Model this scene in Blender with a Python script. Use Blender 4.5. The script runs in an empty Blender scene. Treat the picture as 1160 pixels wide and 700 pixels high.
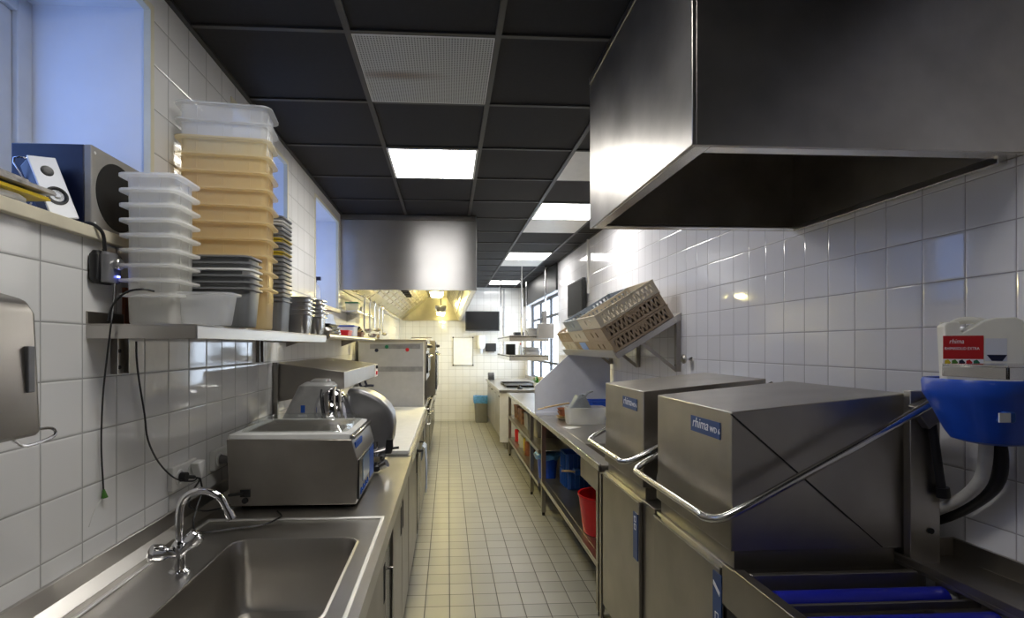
import bpy, bmesh, math, random
from mathutils import Vector, Matrix
random.seed(7)
SC = bpy.context.scene
COL = SC.collection
PI = math.pi

# ------------------------------------------------------------------ camera, world, exposure
CAMZ = 1.585
cd = bpy.data.cameras.new('camera'); cam = bpy.data.objects.new('camera', cd); COL.objects.link(cam)
cam.location = (0, 0, CAMZ); cam.rotation_euler = (PI/2, 0, -0.055)
cd.sensor_fit = 'HORIZONTAL'; cd.sensor_width = 36.0
cd.lens = 592.0/1160*36.0
cd.shift_x = 40/1160; cd.shift_y = 42/1160
cd.clip_start = 0.02
SC.camera = cam
W = bpy.data.worlds.new('world'); SC.world = W; W.use_nodes = True
bg = W.node_tree.nodes['Background']
bg.inputs[0].default_value = (0.72, 0.84, 1.0, 1); bg.inputs[1].default_value = 4.2
SC.view_settings.view_transform = 'Standard'; SC.view_settings.look = 'None'
SC.view_settings.exposure = 0.85; SC.view_settings.gamma = 1.0
SC.view_settings.use_curve_mapping = False
try:
    SC.cycles.transparent_max_bounces = 40
    SC.cycles.max_bounces = 10
    SC.cycles.diffuse_bounces = 5
    SC.cycles.glossy_bounces = 5
except Exception: pass
PANEL_E = 11.0        # ceiling light panels
HOODLAMP_E = 120.0

# ------------------------------------------------------------------ material helpers
MATS = {}
def newmat(name):
    m = bpy.data.materials.new(name); m.use_nodes = True
    nt = m.node_tree; b = nt.nodes['Principled BSDF']
    MATS[name] = m
    return m, nt, b
def N(nt, typ, **kw):
    n = nt.nodes.new(typ)
    for k, v in kw.items(): setattr(n, k, v)
    return n
def math_node(nt, op, a, b=None, c=None):
    n = N(nt, 'ShaderNodeMath', operation=op)
    for i, v in enumerate((a, b, c)):
        if v is None: continue
        if isinstance(v, (int, float)): n.inputs[i].default_value = v
        else: nt.links.new(v, n.inputs[i])
    return n.outputs[0]
def noise_col(nt, scale, c1, c2, detail=4, lo=.3, hi=.7, vec=None, stretch=None):
    tc = N(nt, 'ShaderNodeTexCoord'); v = tc.outputs['Object']
    if stretch:
        mp = N(nt, 'ShaderNodeMapping'); mp.inputs['Scale'].default_value = stretch
        nt.links.new(v, mp.inputs[0]); v = mp.outputs[0]
    no = N(nt, 'ShaderNodeTexNoise'); no.inputs['Scale'].default_value = scale; no.inputs['Detail'].default_value = detail
    nt.links.new(v, no.inputs['Vector'])
    cr = N(nt, 'ShaderNodeValToRGB'); cr.color_ramp.elements[0].position = lo; cr.color_ramp.elements[1].position = hi
    cr.color_ramp.elements[0].color = (*c1, 1); cr.color_ramp.elements[1].color = (*c2, 1)
    nt.links.new(no.outputs['Fac'], cr.inputs[0])
    return cr.outputs[0], no.outputs['Fac']
def bump(nt, b, h, strength=.2, dist=.002):
    bp = N(nt, 'ShaderNodeBump'); bp.inputs['Strength'].default_value = strength; bp.inputs['Distance'].default_value = dist
    nt.links.new(h, bp.inputs['Height']); nt.links.new(bp.outputs[0], b.inputs['Normal'])
def plain(name, col, rough=.5, metal=0.0, var=.12, scale=14, bmp=0.0, alpha=1.0, coat=0.0, trans=0.0):
    m, nt, b = newmat(name)
    c1 = tuple(max(0, x*(1-var)) for x in col); c2 = tuple(min(1, x*(1+var)) for x in col)
    c, f = noise_col(nt, scale, c1, c2)
    nt.links.new(c, b.inputs['Base Color'])
    b.inputs['Roughness'].default_value = rough; b.inputs['Metallic'].default_value = metal
    b.inputs['Alpha'].default_value = alpha
    b.inputs['Coat Weight'].default_value = coat
    b.inputs['Transmission Weight'].default_value = trans
    if bmp: bump(nt, b, f, bmp)
    return m
def steel(name, col=(.55, .53, .50), rough=.3, var=.1, stretch=(1, 1, 1), smudge=.12, brush=(60, 1, 60), aniso=0, tang=(1, 0, 0)):
    m, nt, b = newmat(name)
    c, f = noise_col(nt, 5, tuple(x*(1-var) for x in col), tuple(x*(1+var) for x in col), detail=6, stretch=stretch)
    nt.links.new(c, b.inputs['Base Color'])
    b.inputs['Metallic'].default_value = 1.0
    _, f2 = noise_col(nt, 3, (0, 0, 0), (1, 1, 1), detail=7)
    r = math_node(nt, 'MULTIPLY_ADD', f2, smudge*2, rough-smudge)
    nt.links.new(r, b.inputs['Roughness'])
    _, f3 = noise_col(nt, 8, (0, 0, 0), (1, 1, 1), detail=2, stretch=brush)
    bump(nt, b, f3, .05, .001)
    if aniso:
        b.inputs['Anisotropic'].default_value = aniso
        cv = N(nt, 'ShaderNodeCombineXYZ')
        for k in range(3): cv.inputs[k].default_value = tang[k]
        nt.links.new(cv.outputs[0], b.inputs['Tangent'])
    return m
def emis(name, col, strength):
    m = bpy.data.materials.new(name); m.use_nodes = True; nt = m.node_tree
    for n in list(nt.nodes): nt.nodes.remove(n)
    e = N(nt, 'ShaderNodeEmission'); o = N(nt, 'ShaderNodeOutputMaterial')
    e.inputs[0].default_value = (*col, 1); e.inputs[1].default_value = strength
    nt.links.new(e.outputs[0], o.inputs[0]); MATS[name] = m
    return m
def glass(name, tint=(1, 1, 1), refl=.08, rough=.02):
    m = bpy.data.materials.new(name); m.use_nodes = True; nt = m.node_tree
    for n in list(nt.nodes): nt.nodes.remove(n)
    t = N(nt, 'ShaderNodeBsdfTransparent'); g = N(nt, 'ShaderNodeBsdfGlossy'); x = N(nt, 'ShaderNodeMixShader'); o = N(nt, 'ShaderNodeOutputMaterial')
    t.inputs[0].default_value = (*tint, 1); g.inputs['Roughness'].default_value = rough
    x.inputs[0].default_value = refl
    nt.links.new(t.outputs[0], x.inputs[1]); nt.links.new(g.outputs[0], x.inputs[2]); nt.links.new(x.outputs[0], o.inputs[0])
    MATS[name] = m
    return m
def tiles(name, axes, size, phase, col, grout, gw=.003, rough=.08, wob=.35, var=.03, bmpd=.002, spec=.5):
    """square tiles laid on two world axes"""
    m, nt, b = newmat(name)
    tc = N(nt, 'ShaderNodeTexCoord'); sp = N(nt, 'ShaderNodeSeparateXYZ'); nt.links.new(tc.outputs['Object'], sp.inputs[0])
    us = []; ids = []
    for a, s, p in zip(axes, size, phase):
        u = math_node(nt, 'DIVIDE', math_node(nt, 'SUBTRACT', sp.outputs[a], p), s)
        fl = math_node(nt, 'FLOOR', u); ids.append(fl)
        fr = math_node(nt, 'SUBTRACT', u, fl)
        d = math_node(nt, 'MINIMUM', fr, math_node(nt, 'SUBTRACT', 1.0, fr))
        us.append(math_node(nt, 'MULTIPLY', d, s))
    d = math_node(nt, 'MINIMUM', us[0], us[1])
    mk = N(nt, 'ShaderNodeMapRange'); mk.inputs['From Min'].default_value = gw*.45; mk.inputs['From Max'].default_value = gw*.75
    nt.links.new(d, mk.inputs['Value'])
    cv = N(nt, 'ShaderNodeCombineXYZ'); nt.links.new(ids[0], cv.inputs[0]); nt.links.new(ids[1], cv.inputs[1])
    wn = N(nt, 'ShaderNodeTexWhiteNoise', noise_dimensions='2D'); nt.links.new(cv.outputs[0], wn.inputs['Vector'])
    hs = N(nt, 'ShaderNodeMixRGB'); hs.inputs[1].default_value = (*[c*(1-var) for c in col], 1); hs.inputs[2].default_value = (*[min(1, c*(1+var)) for c in col], 1)
    nt.links.new(wn.outputs['Value'], hs.inputs[0])
    # soft dirt
    no = N(nt, 'ShaderNodeTexNoise'); no.inputs['Scale'].default_value = 3.0; no.inputs['Detail'].default_value = 5; nt.links.new(tc.outputs['Object'], no.inputs['Vector'])
    dm = N(nt, 'ShaderNodeMapRange'); dm.inputs['To Min'].default_value = .93; dm.inputs['To Max'].default_value = 1.0; nt.links.new(no.outputs['Fac'], dm.inputs['Value'])
    mu = N(nt, 'ShaderNodeMixRGB', blend_type='MULTIPLY'); mu.inputs[0].default_value = 1
    nt.links.new(hs.outputs[0], mu.inputs[1]); nt.links.new(dm.outputs[0], mu.inputs[2])
    mx = N(nt, 'ShaderNodeMixRGB'); mx.inputs[1].default_value = (*grout, 1)
    nt.links.new(mk.outputs[0], mx.inputs[0]); nt.links.new(mu.outputs[0], mx.inputs[2])
    nt.links.new(mx.outputs[0], b.inputs['Base Color'])
    rr = N(nt, 'ShaderNodeMapRange'); rr.inputs['To Min'].default_value = .7; rr.inputs['To Max'].default_value = rough
    nt.links.new(mk.outputs[0], rr.inputs['Value']); nt.links.new(rr.outputs[0], b.inputs['Roughness'])
    b.inputs['Specular IOR Level'].default_value = spec
    # pillow edge + per-tile wobble
    pe = N(nt, 'ShaderNodeMapRange', interpolation_type='SMOOTHSTEP'); pe.inputs['From Max'].default_value = gw*2.2; nt.links.new(d, pe.inputs['Value'])
    n2 = N(nt, 'ShaderNodeTexNoise'); n2.inputs['Scale'].default_value = 5.0; n2.inputs['Detail'].default_value = 1.5
    off = N(nt, 'ShaderNodeVectorMath', operation='MULTIPLY_ADD'); off.inputs[1].default_value = (1, 1, 1)
    nt.links.new(tc.outputs['Object'], off.inputs[0]); nt.links.new(wn.outputs['Color'], off.inputs[2]); nt.links.new(off.outputs[0], n2.inputs['Vector'])
    hh = math_node(nt, 'MULTIPLY_ADD', n2.outputs['Fac'], wob, pe.outputs[0])
    bump(nt, b, hh, .6, bmpd)
    return m

XL, XR, ZC = -1.016, 1.643, 2.832
YB, YF = -1.6, 11.1
tile_l = tiles('tile_left', ('Y', 'Z'), (.15, .152), (1.3626, 1.190-.152*7), (.85, .845, .83), (.36, .36, .34), rough=.07)
tile_r = tiles('tile_right', ('Y', 'Z'), (.15, .152), (1.4245, 1.497-.152*9), (.84, .83, .86), (.38, .36, .38), rough=.07)
tile_f = tiles('tile_far', ('X', 'Z'), (.15, .152), (-.14, .02), (.80, .79, .76), (.36, .34, .3), rough=.09)
tile_fl = tiles('tile_floor', ('X', 'Y'), (.15, .15), (-.1394, .037), (.36, .35, .30), (.085, .08, .07), gw=.0045, rough=.34, wob=.15, var=.06, bmpd=.0015)
m_backwall = plain('dark_back_wall', (.10, .10, .10), .7)
m_plaster = plain('plaster', (.80, .82, .86), .7, var=.03, scale=5, bmp=.05)
m_cream = plain('cream_trim', (.72, .68, .52), .45, var=.05)
m_sill = plain('cream_sill_board', (.74, .68, .52), .5, var=.1, scale=9)
m_ceil = plain('black_ceiling_panel', (.009, .008, .009), .8, var=.15, scale=60, bmp=.03)
m_tbar = plain('dark_ceiling_rail', (.035, .033, .032), .45, var=.1)
m_winfr = plain('window_paint', (.62, .64, .66), .4, var=.04)
m_black = plain('black_plastic', (.013, .013, .014), .42, var=.2)
m_blackgloss = plain('black_gloss', (.005, .005, .006), .25, var=.1)
m_dark = plain('dark_matt', (.012, .012, .012), .8)  # flat near-black for black parts, slots and seams
m_blackfr = plain('black_window_frame', (.02, .02, .022), .4)
m_white = plain('white_plastic', (.82, .82, .80), .35, var=.04)
m_offwhite = plain('offwhite_laminate', (.74, .73, .70), .4, var=.04)
m_grey = plain('grey_laminate', (.46, .46, .47), .45, var=.05)
m_bluegrey = plain('bluish_white_sheet', (.66, .68, .75), .4, var=.03)
st_top = steel('steel_worktop', (.50, .48, .45), .30, var=.04, smudge=.04)
st_panel = steel('steel_panel', (.385, .36, .325), .35, brush=(60, 60, 1))
st_dark = steel('steel_dark', (.34, .32, .29), .42)
st_hood = steel('steel_hood', (.50, .475, .44), .34, var=.16)
st_hoodL = steel('steel_far_hood', (.55, .54, .54), .34, var=.05, smudge=.03, brush=(1, 1, 60), aniso=.9, tang=(0, 0, 1))
st_rimlight = steel('steel_rim_highlight', (.80, .79, .77), .5, smudge=.04)  # paler steel stands in for the highlight along the sink rim
st_bright = steel('steel_bright', (.68, .67, .65), .2, smudge=.05)
st_gn = steel('steel_pan', (.50, .49, .48), .28)
chrome = steel('chrome', (.80, .80, .82), .06, var=.02, smudge=.02)
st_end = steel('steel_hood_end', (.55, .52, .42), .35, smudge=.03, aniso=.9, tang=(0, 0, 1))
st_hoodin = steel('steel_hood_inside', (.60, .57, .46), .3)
m_cast = plain('cast_aluminium', (.50, .50, .49), .35, metal=.55, var=.06, scale=30)
m_guard = plain('anodised_grey_guard', (.30, .30, .31), .33, metal=.7, var=.06)
m_red = plain('red_plastic', (.62, .012, .015), .35, var=.06)
m_blue = plain('blue_plastic', (.012, .075, .50), .35, var=.1)
m_bluebag = plain('blue_film', (.10, .30, .62), .3, var=.3, scale=30, bmp=.5)
m_roller = plain('dark_blue_roller', (.012, .018, .36), .38, var=.08)
m_bluecrate = plain('blue_crate_plastic', (.012, .085, .33), .4, var=.15)
m_navy = plain('navy_vinyl', (.010, .014, .045), .4, var=.2)
m_logo = plain('logo_blue', (.018, .06, .20), .35, var=.1)
m_text = plain('logo_white', (.85, .85, .88), .4, var=.01)
m_yellow = plain('yellow_plastic', (.60, .44, .02), .4, var=.1)
m_gngrey = plain('grey_pan_plastic', (.19, .195, .20), .38, var=.08)
m_bincan = plain('grey_bin_plastic', (.22, .215, .20), .5, var=.08)
m_rack = plain('beige_rack_plastic', (.40, .30, .20), .5, var=.05, scale=5)
m_rack2 = plain('cream_rack_plastic', (.62, .55, .43), .5, var=.04, scale=5)
m_rackg = plain('grey_rack_plastic', (.30, .33, .36), .5, var=.1)
m_clayb = plain('blue_tag', (.28, .45, .85), .4, var=.04)
m_wood = plain('wooden_spoon_wood', (.50, .36, .18), .6, var=.2, scale=25)
m_brown = plain('brown_terracotta', (.28, .09, .04), .5, var=.2)
m_green = plain('green_plastic', (.01, .16, .08), .4)
m_leaf = plain('leaf_green', (.07, .22, .03), .5, var=.4, scale=20)
m_paper = plain('white_paper', (.85, .85, .84), .7, var=.02)
m_newsp = plain('printed_paper', (.42, .40, .38), .7, var=.5, scale=35)
m_cloth = plain('pale_blue_cloth', (.55, .62, .74), .8, var=.08, bmp=.3)
m_floorw = plain('white_speaker_front', (.78, .80, .84), .35, var=.02)
m_spkgrey = plain('grey_speaker_front', (.30, .29, .27), .5, var=.1)
m_spkblue = plain('dark_blue_vinyl', (.006, .010, .038), .35, var=.15)
m_meter = plain('grey_knob', (.22, .22, .23), .35, metal=.4)
m_led = emis('blue_led', (.15, .2, 1), 6)
m_bread = plain('mixed_packets', (.20, .10, .055), .6, var=.6, scale=28)
m_jug = plain('milky_jug_plastic', (.80, .78, .70), .35, var=.03)
m_labelred = plain('label_red', (.48, .018, .022), .4, var=.03)
m_hosew = plain('grey_hose', (.55, .53, .48), .4)
m_glass = glass('window_glass', (1, 1, 1), .06)
m_glassl = glass('daylight_tint_glass', (.38, .46, .64), .06)  # blue tint put in to dim and cool the niche daylight
m_acryl = glass('clear_acrylic', (.93, .94, .93), .16, .05)
m_panel = emis('light_panel', (1.0, .975, .93), PANEL_E)
m_paneld = emis('added_fill_panel', (1.0, .975, .93), PANEL_E*.8)  # weaker glow for the added out-of-view panel
m_hlamp = emis('hood_lamp_glow', (1.0, .84, .34), HOODLAMP_E)

def plastic_translucent(name, col, alpha, rough=.28, bandscale=None):
    m, nt, b = newmat(name)
    c, f = noise_col(nt, 6, tuple(x*.94 for x in col), tuple(min(1, x*1.04) for x in col))
    nt.links.new(c, b.inputs['Base Color']); b.inputs['Roughness'].default_value = rough
    tr = N(nt, 'ShaderNodeBsdfTranslucent'); nt.links.new(c, tr.inputs[0])
    mx = N(nt, 'ShaderNodeMixShader'); mx.inputs[0].default_value = .45
    nt.links.new(b.outputs[0], mx.inputs[1]); nt.links.new(tr.outputs[0], mx.inputs[2])
    t = N(nt, 'ShaderNodeBsdfTransparent'); t.inputs[0].default_value = (*[min(1, x*.15+.85) for x in col], 1)
    m2 = N(nt, 'ShaderNodeMixShader'); m2.inputs[0].default_value = alpha
    nt.links.new(t.outputs[0], m2.inputs[1]); nt.links.new(mx.outputs[0], m2.inputs[2])
    out = nt.nodes['Material Output']; nt.links.new(m2.outputs[0], out.inputs[0])
    return m
m_tub = plastic_translucent('frosted_tub', (.97, .96, .93), .60)
m_tubclear = plastic_translucent('clear_tub', (.95, .96, .97), .42)
m_tuby = plastic_translucent('yellowed_tub', (.99, .85, .55), .46)
def perforated(name):
    m, nt, b = newmat(name)
    tc = N(nt, 'ShaderNodeTexCoord'); sp = N(nt, 'ShaderNodeSeparateXYZ'); nt.links.new(tc.outputs['Object'], sp.inputs[0])
    cs = []
    for a in 'XY':
        u = math_node(nt, 'FRACT', math_node(nt, 'MULTIPLY', sp.outputs[a], 85.0))
        u = math_node(nt, 'SUBTRACT', u, .5); cs.append(math_node(nt, 'MULTIPLY', u, u))
    r = math_node(nt, 'ADD', cs[0], cs[1])
    k = math_node(nt, 'GREATER_THAN', r, .09)
    mx = N(nt, 'ShaderNodeMixRGB'); mx.inputs[1].default_value = (.10, .10, .095, 1)
    # rusty stain streaks with their own shape
    mp = N(nt, 'ShaderNodeMapping'); mp.inputs['Location'].default_value = (0, 0, 0); mp.inputs['Rotation'].default_value = (0, 0, -.75); mp.inputs['Scale'].default_value = (3.4, 17, 1)
    sb = N(nt, 'ShaderNodeVectorMath', operation='SUBTRACT'); sb.inputs[1].default_value = (-.235, 2.42, 0)
    nt.links.new(tc.outputs['Object'], sb.inputs[0]); nt.links.new(sb.outputs[0], mp.inputs[0])
    gr = N(nt, 'ShaderNodeVectorMath', operation='LENGTH')
    s2 = N(nt, 'ShaderNodeSeparateXYZ'); nt.links.new(mp.outputs[0], s2.inputs[0]); c2 = N(nt, 'ShaderNodeCombineXYZ')
    nt.links.new(s2.outputs[0], c2.inputs[0]); nt.links.new(s2.outputs[1], c2.inputs[1]); nt.links.new(c2.outputs[0], gr.inputs[0])
    mr = N(nt, 'ShaderNodeMapRange', interpolation_type='SMOOTHSTEP'); mr.inputs['From Min'].default_value = .1; mr.inputs['From Max'].default_value = 1.0; mr.inputs['To Min'].default_value = .75; mr.inputs['To Max'].default_value = 0
    nt.links.new(gr.outputs['Value'], mr.inputs['Value'])
    st = N(nt, 'ShaderNodeMixRGB'); st.inputs[1].default_value = (.50, .50, .47, 1); st.inputs[2].default_value = (.22, .13, .07, 1)
    nt.links.new(mr.outputs[0], st.inputs[0]); nt.links.new(st.outputs[0], mx.inputs[2]); nt.links.new(k, mx.inputs[0])
    nt.links.new(mx.outputs[0], b.inputs['Base Color']); b.inputs['Roughness'].default_value = .5
    return m
m_perf = perforated('perforated_panel')

# ------------------------------------------------------------------ geometry helpers
def rr(cx, cy, w, d, r, z, n=4):
    """rounded rectangle ring at height z"""
    pts = []
    r = max(1e-4, min(r, w/2-1e-4, d/2-1e-4))
    for (sx, sy, a0) in ((1, 1, 0), (-1, 1, PI/2), (-1, -1, PI), (1, -1, 3*PI/2)):
        for i in range(n+1):
            a = a0+PI/2*i/n
            pts.append(Vector((cx+sx*(w/2-r)+r*math.cos(a), cy+sy*(d/2-r)+r*math.sin(a), z)))
    return pts
class MB:
    def __init__(s): s.bm = bmesh.new()
    def box(s, x0, x1, y0, y1, z0, z1, M=None):
        x0, x1 = min(x0, x1), max(x0, x1); y0, y1 = min(y0, y1), max(y0, y1); z0, z1 = min(z0, z1), max(z0, z1)
        v = [s.bm.verts.new((M @ Vector(p)) if M else p) for p in ((x0,y0,z0),(x1,y0,z0),(x1,y1,z0),(x0,y1,z0),(x0,y0,z1),(x1,y0,z1),(x1,y1,z1),(x0,y1,z1))]
        for f in ((0,3,2,1),(4,5,6,7),(0,1,5,4),(1,2,6,5),(2,3,7,6),(3,0,4,7)): s.bm.faces.new([v[i] for i in f])
        return s
    def prism(s, pts, axis, a0, a1):
        """polygon in the two other axes (cyclic order x,y,z without axis), extruded"""
        def P(p, a):
            if axis == 'Y': return (p[0], a, p[1])
            if axis == 'X': return (a, p[0], p[1])
            return (p[0], p[1], a)
        A = [s.bm.verts.new(P(p, a0)) for p in pts]; B = [s.bm.verts.new(P(p, a1)) for p in pts]
        s.bm.faces.new(A); s.bm.faces.new(B[::-1]); n = len(pts)
        for i in range(n): s.bm.faces.new((A[i], B[i], B[(i+1) % n], A[(i+1) % n]))
        return s
    def loft(s, rings, cap0=True, cap1=True, closed=True):
        R = [[s.bm.verts.new(p) for p in r] for r in rings]; n = len(R[0])
        for a, b in zip(R, R[1:]):
            for i in range(n if closed else n-1):
                j = (i+1) % n
                s.bm.faces.new((a[i], a[j], b[j], b[i]))
        if cap0: s.bm.faces.new(R[0][::-1])
        if cap1: s.bm.faces.new(R[-1])
        return s
    def cyl(s, p0, p1, r, n=16, r1=None):
        return s.tube([p0, p1], r, n, r1=r1)
    def tube(s, pts, r, n=10, r1=None, smooth=0):
        pts = [Vector(p) for p in pts]
        if smooth: pts = crom(pts, smooth)
        m = len(pts); rings = []
        t0 = (pts[1]-pts[0]).normalized()
        up = Vector((0, 0, 1)) if abs(t0.z) < .9 else Vector((1, 0, 0))
        u = t0.cross(up).normalized()
        for i, p in enumerate(pts):
            if i == 0: t = pts[1]-pts[0]
            elif i == m-1: t = pts[-1]-pts[-2]
            else: t = (pts[i+1]-pts[i]).normalized()+(pts[i]-pts[i-1]).normalized()
            t.normalize()
            u = (u-t*u.dot(t)).normalized(); v = t.cross(u)
            rad = r if r1 is None else r+(r1-r)*i/(m-1)
            rings.append([p+u*(rad*math.cos(2*PI*k/n))+v*(rad*math.sin(2*PI*k/n)) for k in range(n)])
        return s.loft(rings)
    def lathe(s, prof, c, n=24, sx=1, sy=1, M=None):
        rings = []
        for r, z in prof:
            ring = []
            for k in range(n):
                a = 2*PI*k/n
                p = Vector((r*sx*math.cos(a), r*sy*math.sin(a), z))
                if M: p = M @ p
                ring.append(p+Vector(c))
            rings.append(ring)
        return s.loft(rings)
    def tri_fan(s, pts):
        s.bm.faces.new([s.bm.verts.new(p) for p in pts]); return s
    def xf(s, M):
        bmesh.ops.transform(s.bm, matrix=M, verts=s.bm.verts); return s
def crom(P, k):
    out = []
    for i in range(len(P)-1):
        p0 = P[i-1] if i else P[0]*2-P[1]; p1 = P[i]; p2 = P[i+1]; p3 = P[i+2] if i+2 < len(P) else P[-1]*2-P[-2]
        for j in range(k):
            t = j/k
            out.append(.5*((2*p1)+(p2-p0)*t+(2*p0-5*p1+4*p2-p3)*t*t+(3*p1-p0-3*p2+p3)*t**3))
    out.append(P[-1]); return out
ORG = {}
def build(name, mb, mat, parent=None, bevel=0, origin=None, sharp=35, seg=2):
    bm = mb.bm
    bmesh.ops.recalc_face_normals(bm, faces=bm.faces)
    if parent is not None: o0 = ORG[parent.name]
    elif origin is not None: o0 = Vector(origin)
    else:
        xs = [v.co for v in bm.verts]
        o0 = Vector(((min(p.x for p in xs)+max(p.x for p in xs))/2, (min(p.y for p in xs)+max(p.y for p in xs))/2, min(p.z for p in xs)))
    bmesh.ops.translate(bm, vec=-o0, verts=bm.verts)
    me = bpy.data.meshes.new(name); bm.to_mesh(me); bm.free()
    ms = mat if isinstance(mat, (list, tuple)) else [mat]
    for m in ms: me.materials.append(m)
    me.shade_smooth(); me.set_sharp_from_angle(angle=math.radians(sharp))
    o = bpy.data.objects.new(name, me); COL.objects.link(o)
    if parent is not None: o.parent = parent
    else: o.location = o0
    ORG[o.name] = o0
    if bevel:
        b = o.modifiers.new('bevel', 'BEVEL'); b.width = bevel; b.segments = seg; b.limit_method = 'ANGLE'; b.angle_limit = math.radians(40)
        b.harden_normals = False
    return o
def thing(name, label, cat, loc=(0, 0, 0), group=None):
    o = bpy.data.objects.new(name, None); COL.objects.link(o); o.location = loc; o.empty_display_size = .05
    o['label'] = label; o['category'] = cat
    if group: o['group'] = group
    ORG[o.name] = Vector(loc); return o
def tag(o, label, cat, group=None, kind=None):
    o['label'] = label; o['category'] = cat
    if group: o['group'] = group
    if kind: o['kind'] = kind
    return o
def struct(name, mb, mat, bevel=0, face_mats=None):
    o = build(name, mb, mat, None, bevel, origin=(0, 0, 0)); o['kind'] = 'structure'
    if face_mats:
        for p in o.data.polygons: p.material_index = face_mats(p)
    return o
def dup(root, loc, label, rz=None, group=None):
    r = root.copy(); COL.objects.link(r); r.location = loc
    if rz is not None: r.rotation_euler = (0, 0, rz)
    r['label'] = label
    if group: r['group'] = group
    for ch in list(root.children):
        c = ch.copy(); COL.objects.link(c); c.parent = r
        for g in list(ch.children):
            d = g.copy(); COL.objects.link(d); d.parent = c
    return r
def textmesh(s, size, M, depth=.0006, shear=0):
    cu = bpy.data.curves.new('lettering', 'FONT'); cu.body = s; cu.size = size; cu.extrude = depth; cu.shear = shear
    cu.align_x = 'LEFT'; cu.resolution_u = 3
    o = bpy.data.objects.new('lettering', cu); COL.objects.link(o)
    dg = bpy.context.evaluated_depsgraph_get(); dg.update()
    me = bpy.data.meshes.new_from_object(o.evaluated_get(dg))
    mb = MB(); mb.bm.from_mesh(me); mb.xf(M)
    bpy.data.objects.remove(o); bpy.data.meshes.remove(me)
    return mb
def frame(xdir, ydir, loc):
    x = Vector(xdir).normalized(); y = Vector(ydir).normalized(); z = x.cross(y)
    M = Matrix((( x.x, y.x, z.x, loc[0]), (x.y, y.y, z.y, loc[1]), (x.z, y.z, z.z, loc[2]), (0, 0, 0, 1)))
    return M
ORD = ['lowest', 'second', 'third', 'fourth', 'fifth', 'sixth', 'seventh', 'eighth', 'ninth', 'tenth', 'eleventh', 'twelfth', 'thirteenth', 'fourteenth', 'fifteenth', 'sixteenth', 'seventeenth', 'eighteenth', 'nineteenth', 'twentieth']
def ordtxt(i, n):
    if i == 0: return 'lowest'
    if i == n-1: return 'topmost'
    return ORD[i]+' from bottom'

# ------------------------------------------------------------------ room shell
mb = MB(); mb.box(XL-.45, XR+.3, YB, YF, -.1, 0); struct('floor', mb, tile_fl)
mb = MB(); mb.box(XL-.45, XR+.3, YB, YF+.2, ZC+.006, ZC+.1); struct('ceiling', mb, m_ceil)
NICHE = ((1.0, 1.844), (2.52, 3.363), (4.067, 4.905)); NZ0, NZ1 = 1.892, 2.738
mb = MB(); xo = XL-.45
mb.box(xo, XL, YB, YF, 0, NZ0); mb.box(xo, XL, YB, YF, NZ1, ZC)
ys = [YB]+[v for n in NICHE for v in n]+[YF]
for i in range(0, len(ys), 2): mb.box(xo, XL, ys[i], ys[i+1], NZ0, NZ1)
struct('wall_left', mb, [tile_l, m_plaster], face_mats=lambda p: 0 if (p.normal.x > .9) else 1)
PY0, PY1, PZ0, PZ1 = 7.74, 10.68, .95, 2.425
mb = MB(); xo = XR+.16
mb.box(XR, xo, YB, PY0, 0, ZC); mb.box(XR, xo, PY1, YF, 0, ZC); mb.box(XR, xo, PY0, PY1, 0, PZ0); mb.box(XR, xo, PY0, PY1, PZ1, ZC)
struct('wall_right', mb, [tile_r, m_plaster], face_mats=lambda p: 0 if (p.normal.x < -.9) else 1)
mb = MB(); mb.box(XL, XR, YF, YF+.15, 0, ZC); struct('wall_far', mb, tile_f)
mb = MB(); mb.box(XL-.45, XR+.3, YB-.15, YB, 0, ZC); struct('wall_back', mb, m_backwall)
# black fascia above the pass-through window, on the right wall
mb = MB(); mb.box(XR-.03, XR-.001, PY0, YF, PZ1, ZC); struct('trim_1', mb, m_black)
# windows in niches
for k, (a, b) in enumerate(NICHE):
    x = -1.43
    mb = MB()
    for (y0, y1, z0, z1) in ((a, a+.06, NZ0+.03, NZ1), (b-.06, b, NZ0+.03, NZ1), (a+.06, b-.06, NZ0+.03, NZ0+.09), (a+.06, b-.06, NZ1-.06, NZ1)):
        mb.box(x-.03, x+.03, y0, y1, z0, z1)
    for (y0, y1, z0, z1) in ((a+.06, a+.11, NZ0+.09, NZ1-.06), (b-.11, b-.06, NZ0+.09, NZ1-.06), (a+.11, b-.11, NZ0+.09, NZ0+.14), (a+.11, b-.11, NZ1-.11, NZ1-.06), (a+.41, a+.44, NZ0+.14, NZ1-.11)):
        mb.box(x-.02, x+.012, y0, y1, z0, z1)
    fr = struct('window_%d' % (k+1), mb, m_winfr, bevel=.004)
    p = build('pane', MB().box(x-.006, x-.002, a+.1, b-.1, NZ0+.12, NZ1-.1), m_glassl, fr); 
    # sill board with nosing
    mb = MB(); mb.box(-1.40, XL, a+.001, b-.001, NZ0, NZ0+.03); mb.box(XL, XL+.024, a-.6 if k == 0 else a-.03, b+.02, NZ0-.004, NZ0+.03)
    struct('trim_%d' % (k*2+2), mb, m_sill, bevel=.003)
    mb = MB(); mb.box(XL-.018, XL+.005, b-.006, b+.016, NZ0+.03, NZ1+.016); mb.box(XL-.018, XL+.005, a-.016, a+.006, NZ0+.03, NZ1+.016); mb.box(XL-.018, XL+.005, a+.006, b-.006, NZ1-.006, NZ1+.016)
    struct('trim_%d' % (k*2+3), mb, m_cream)
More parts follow.
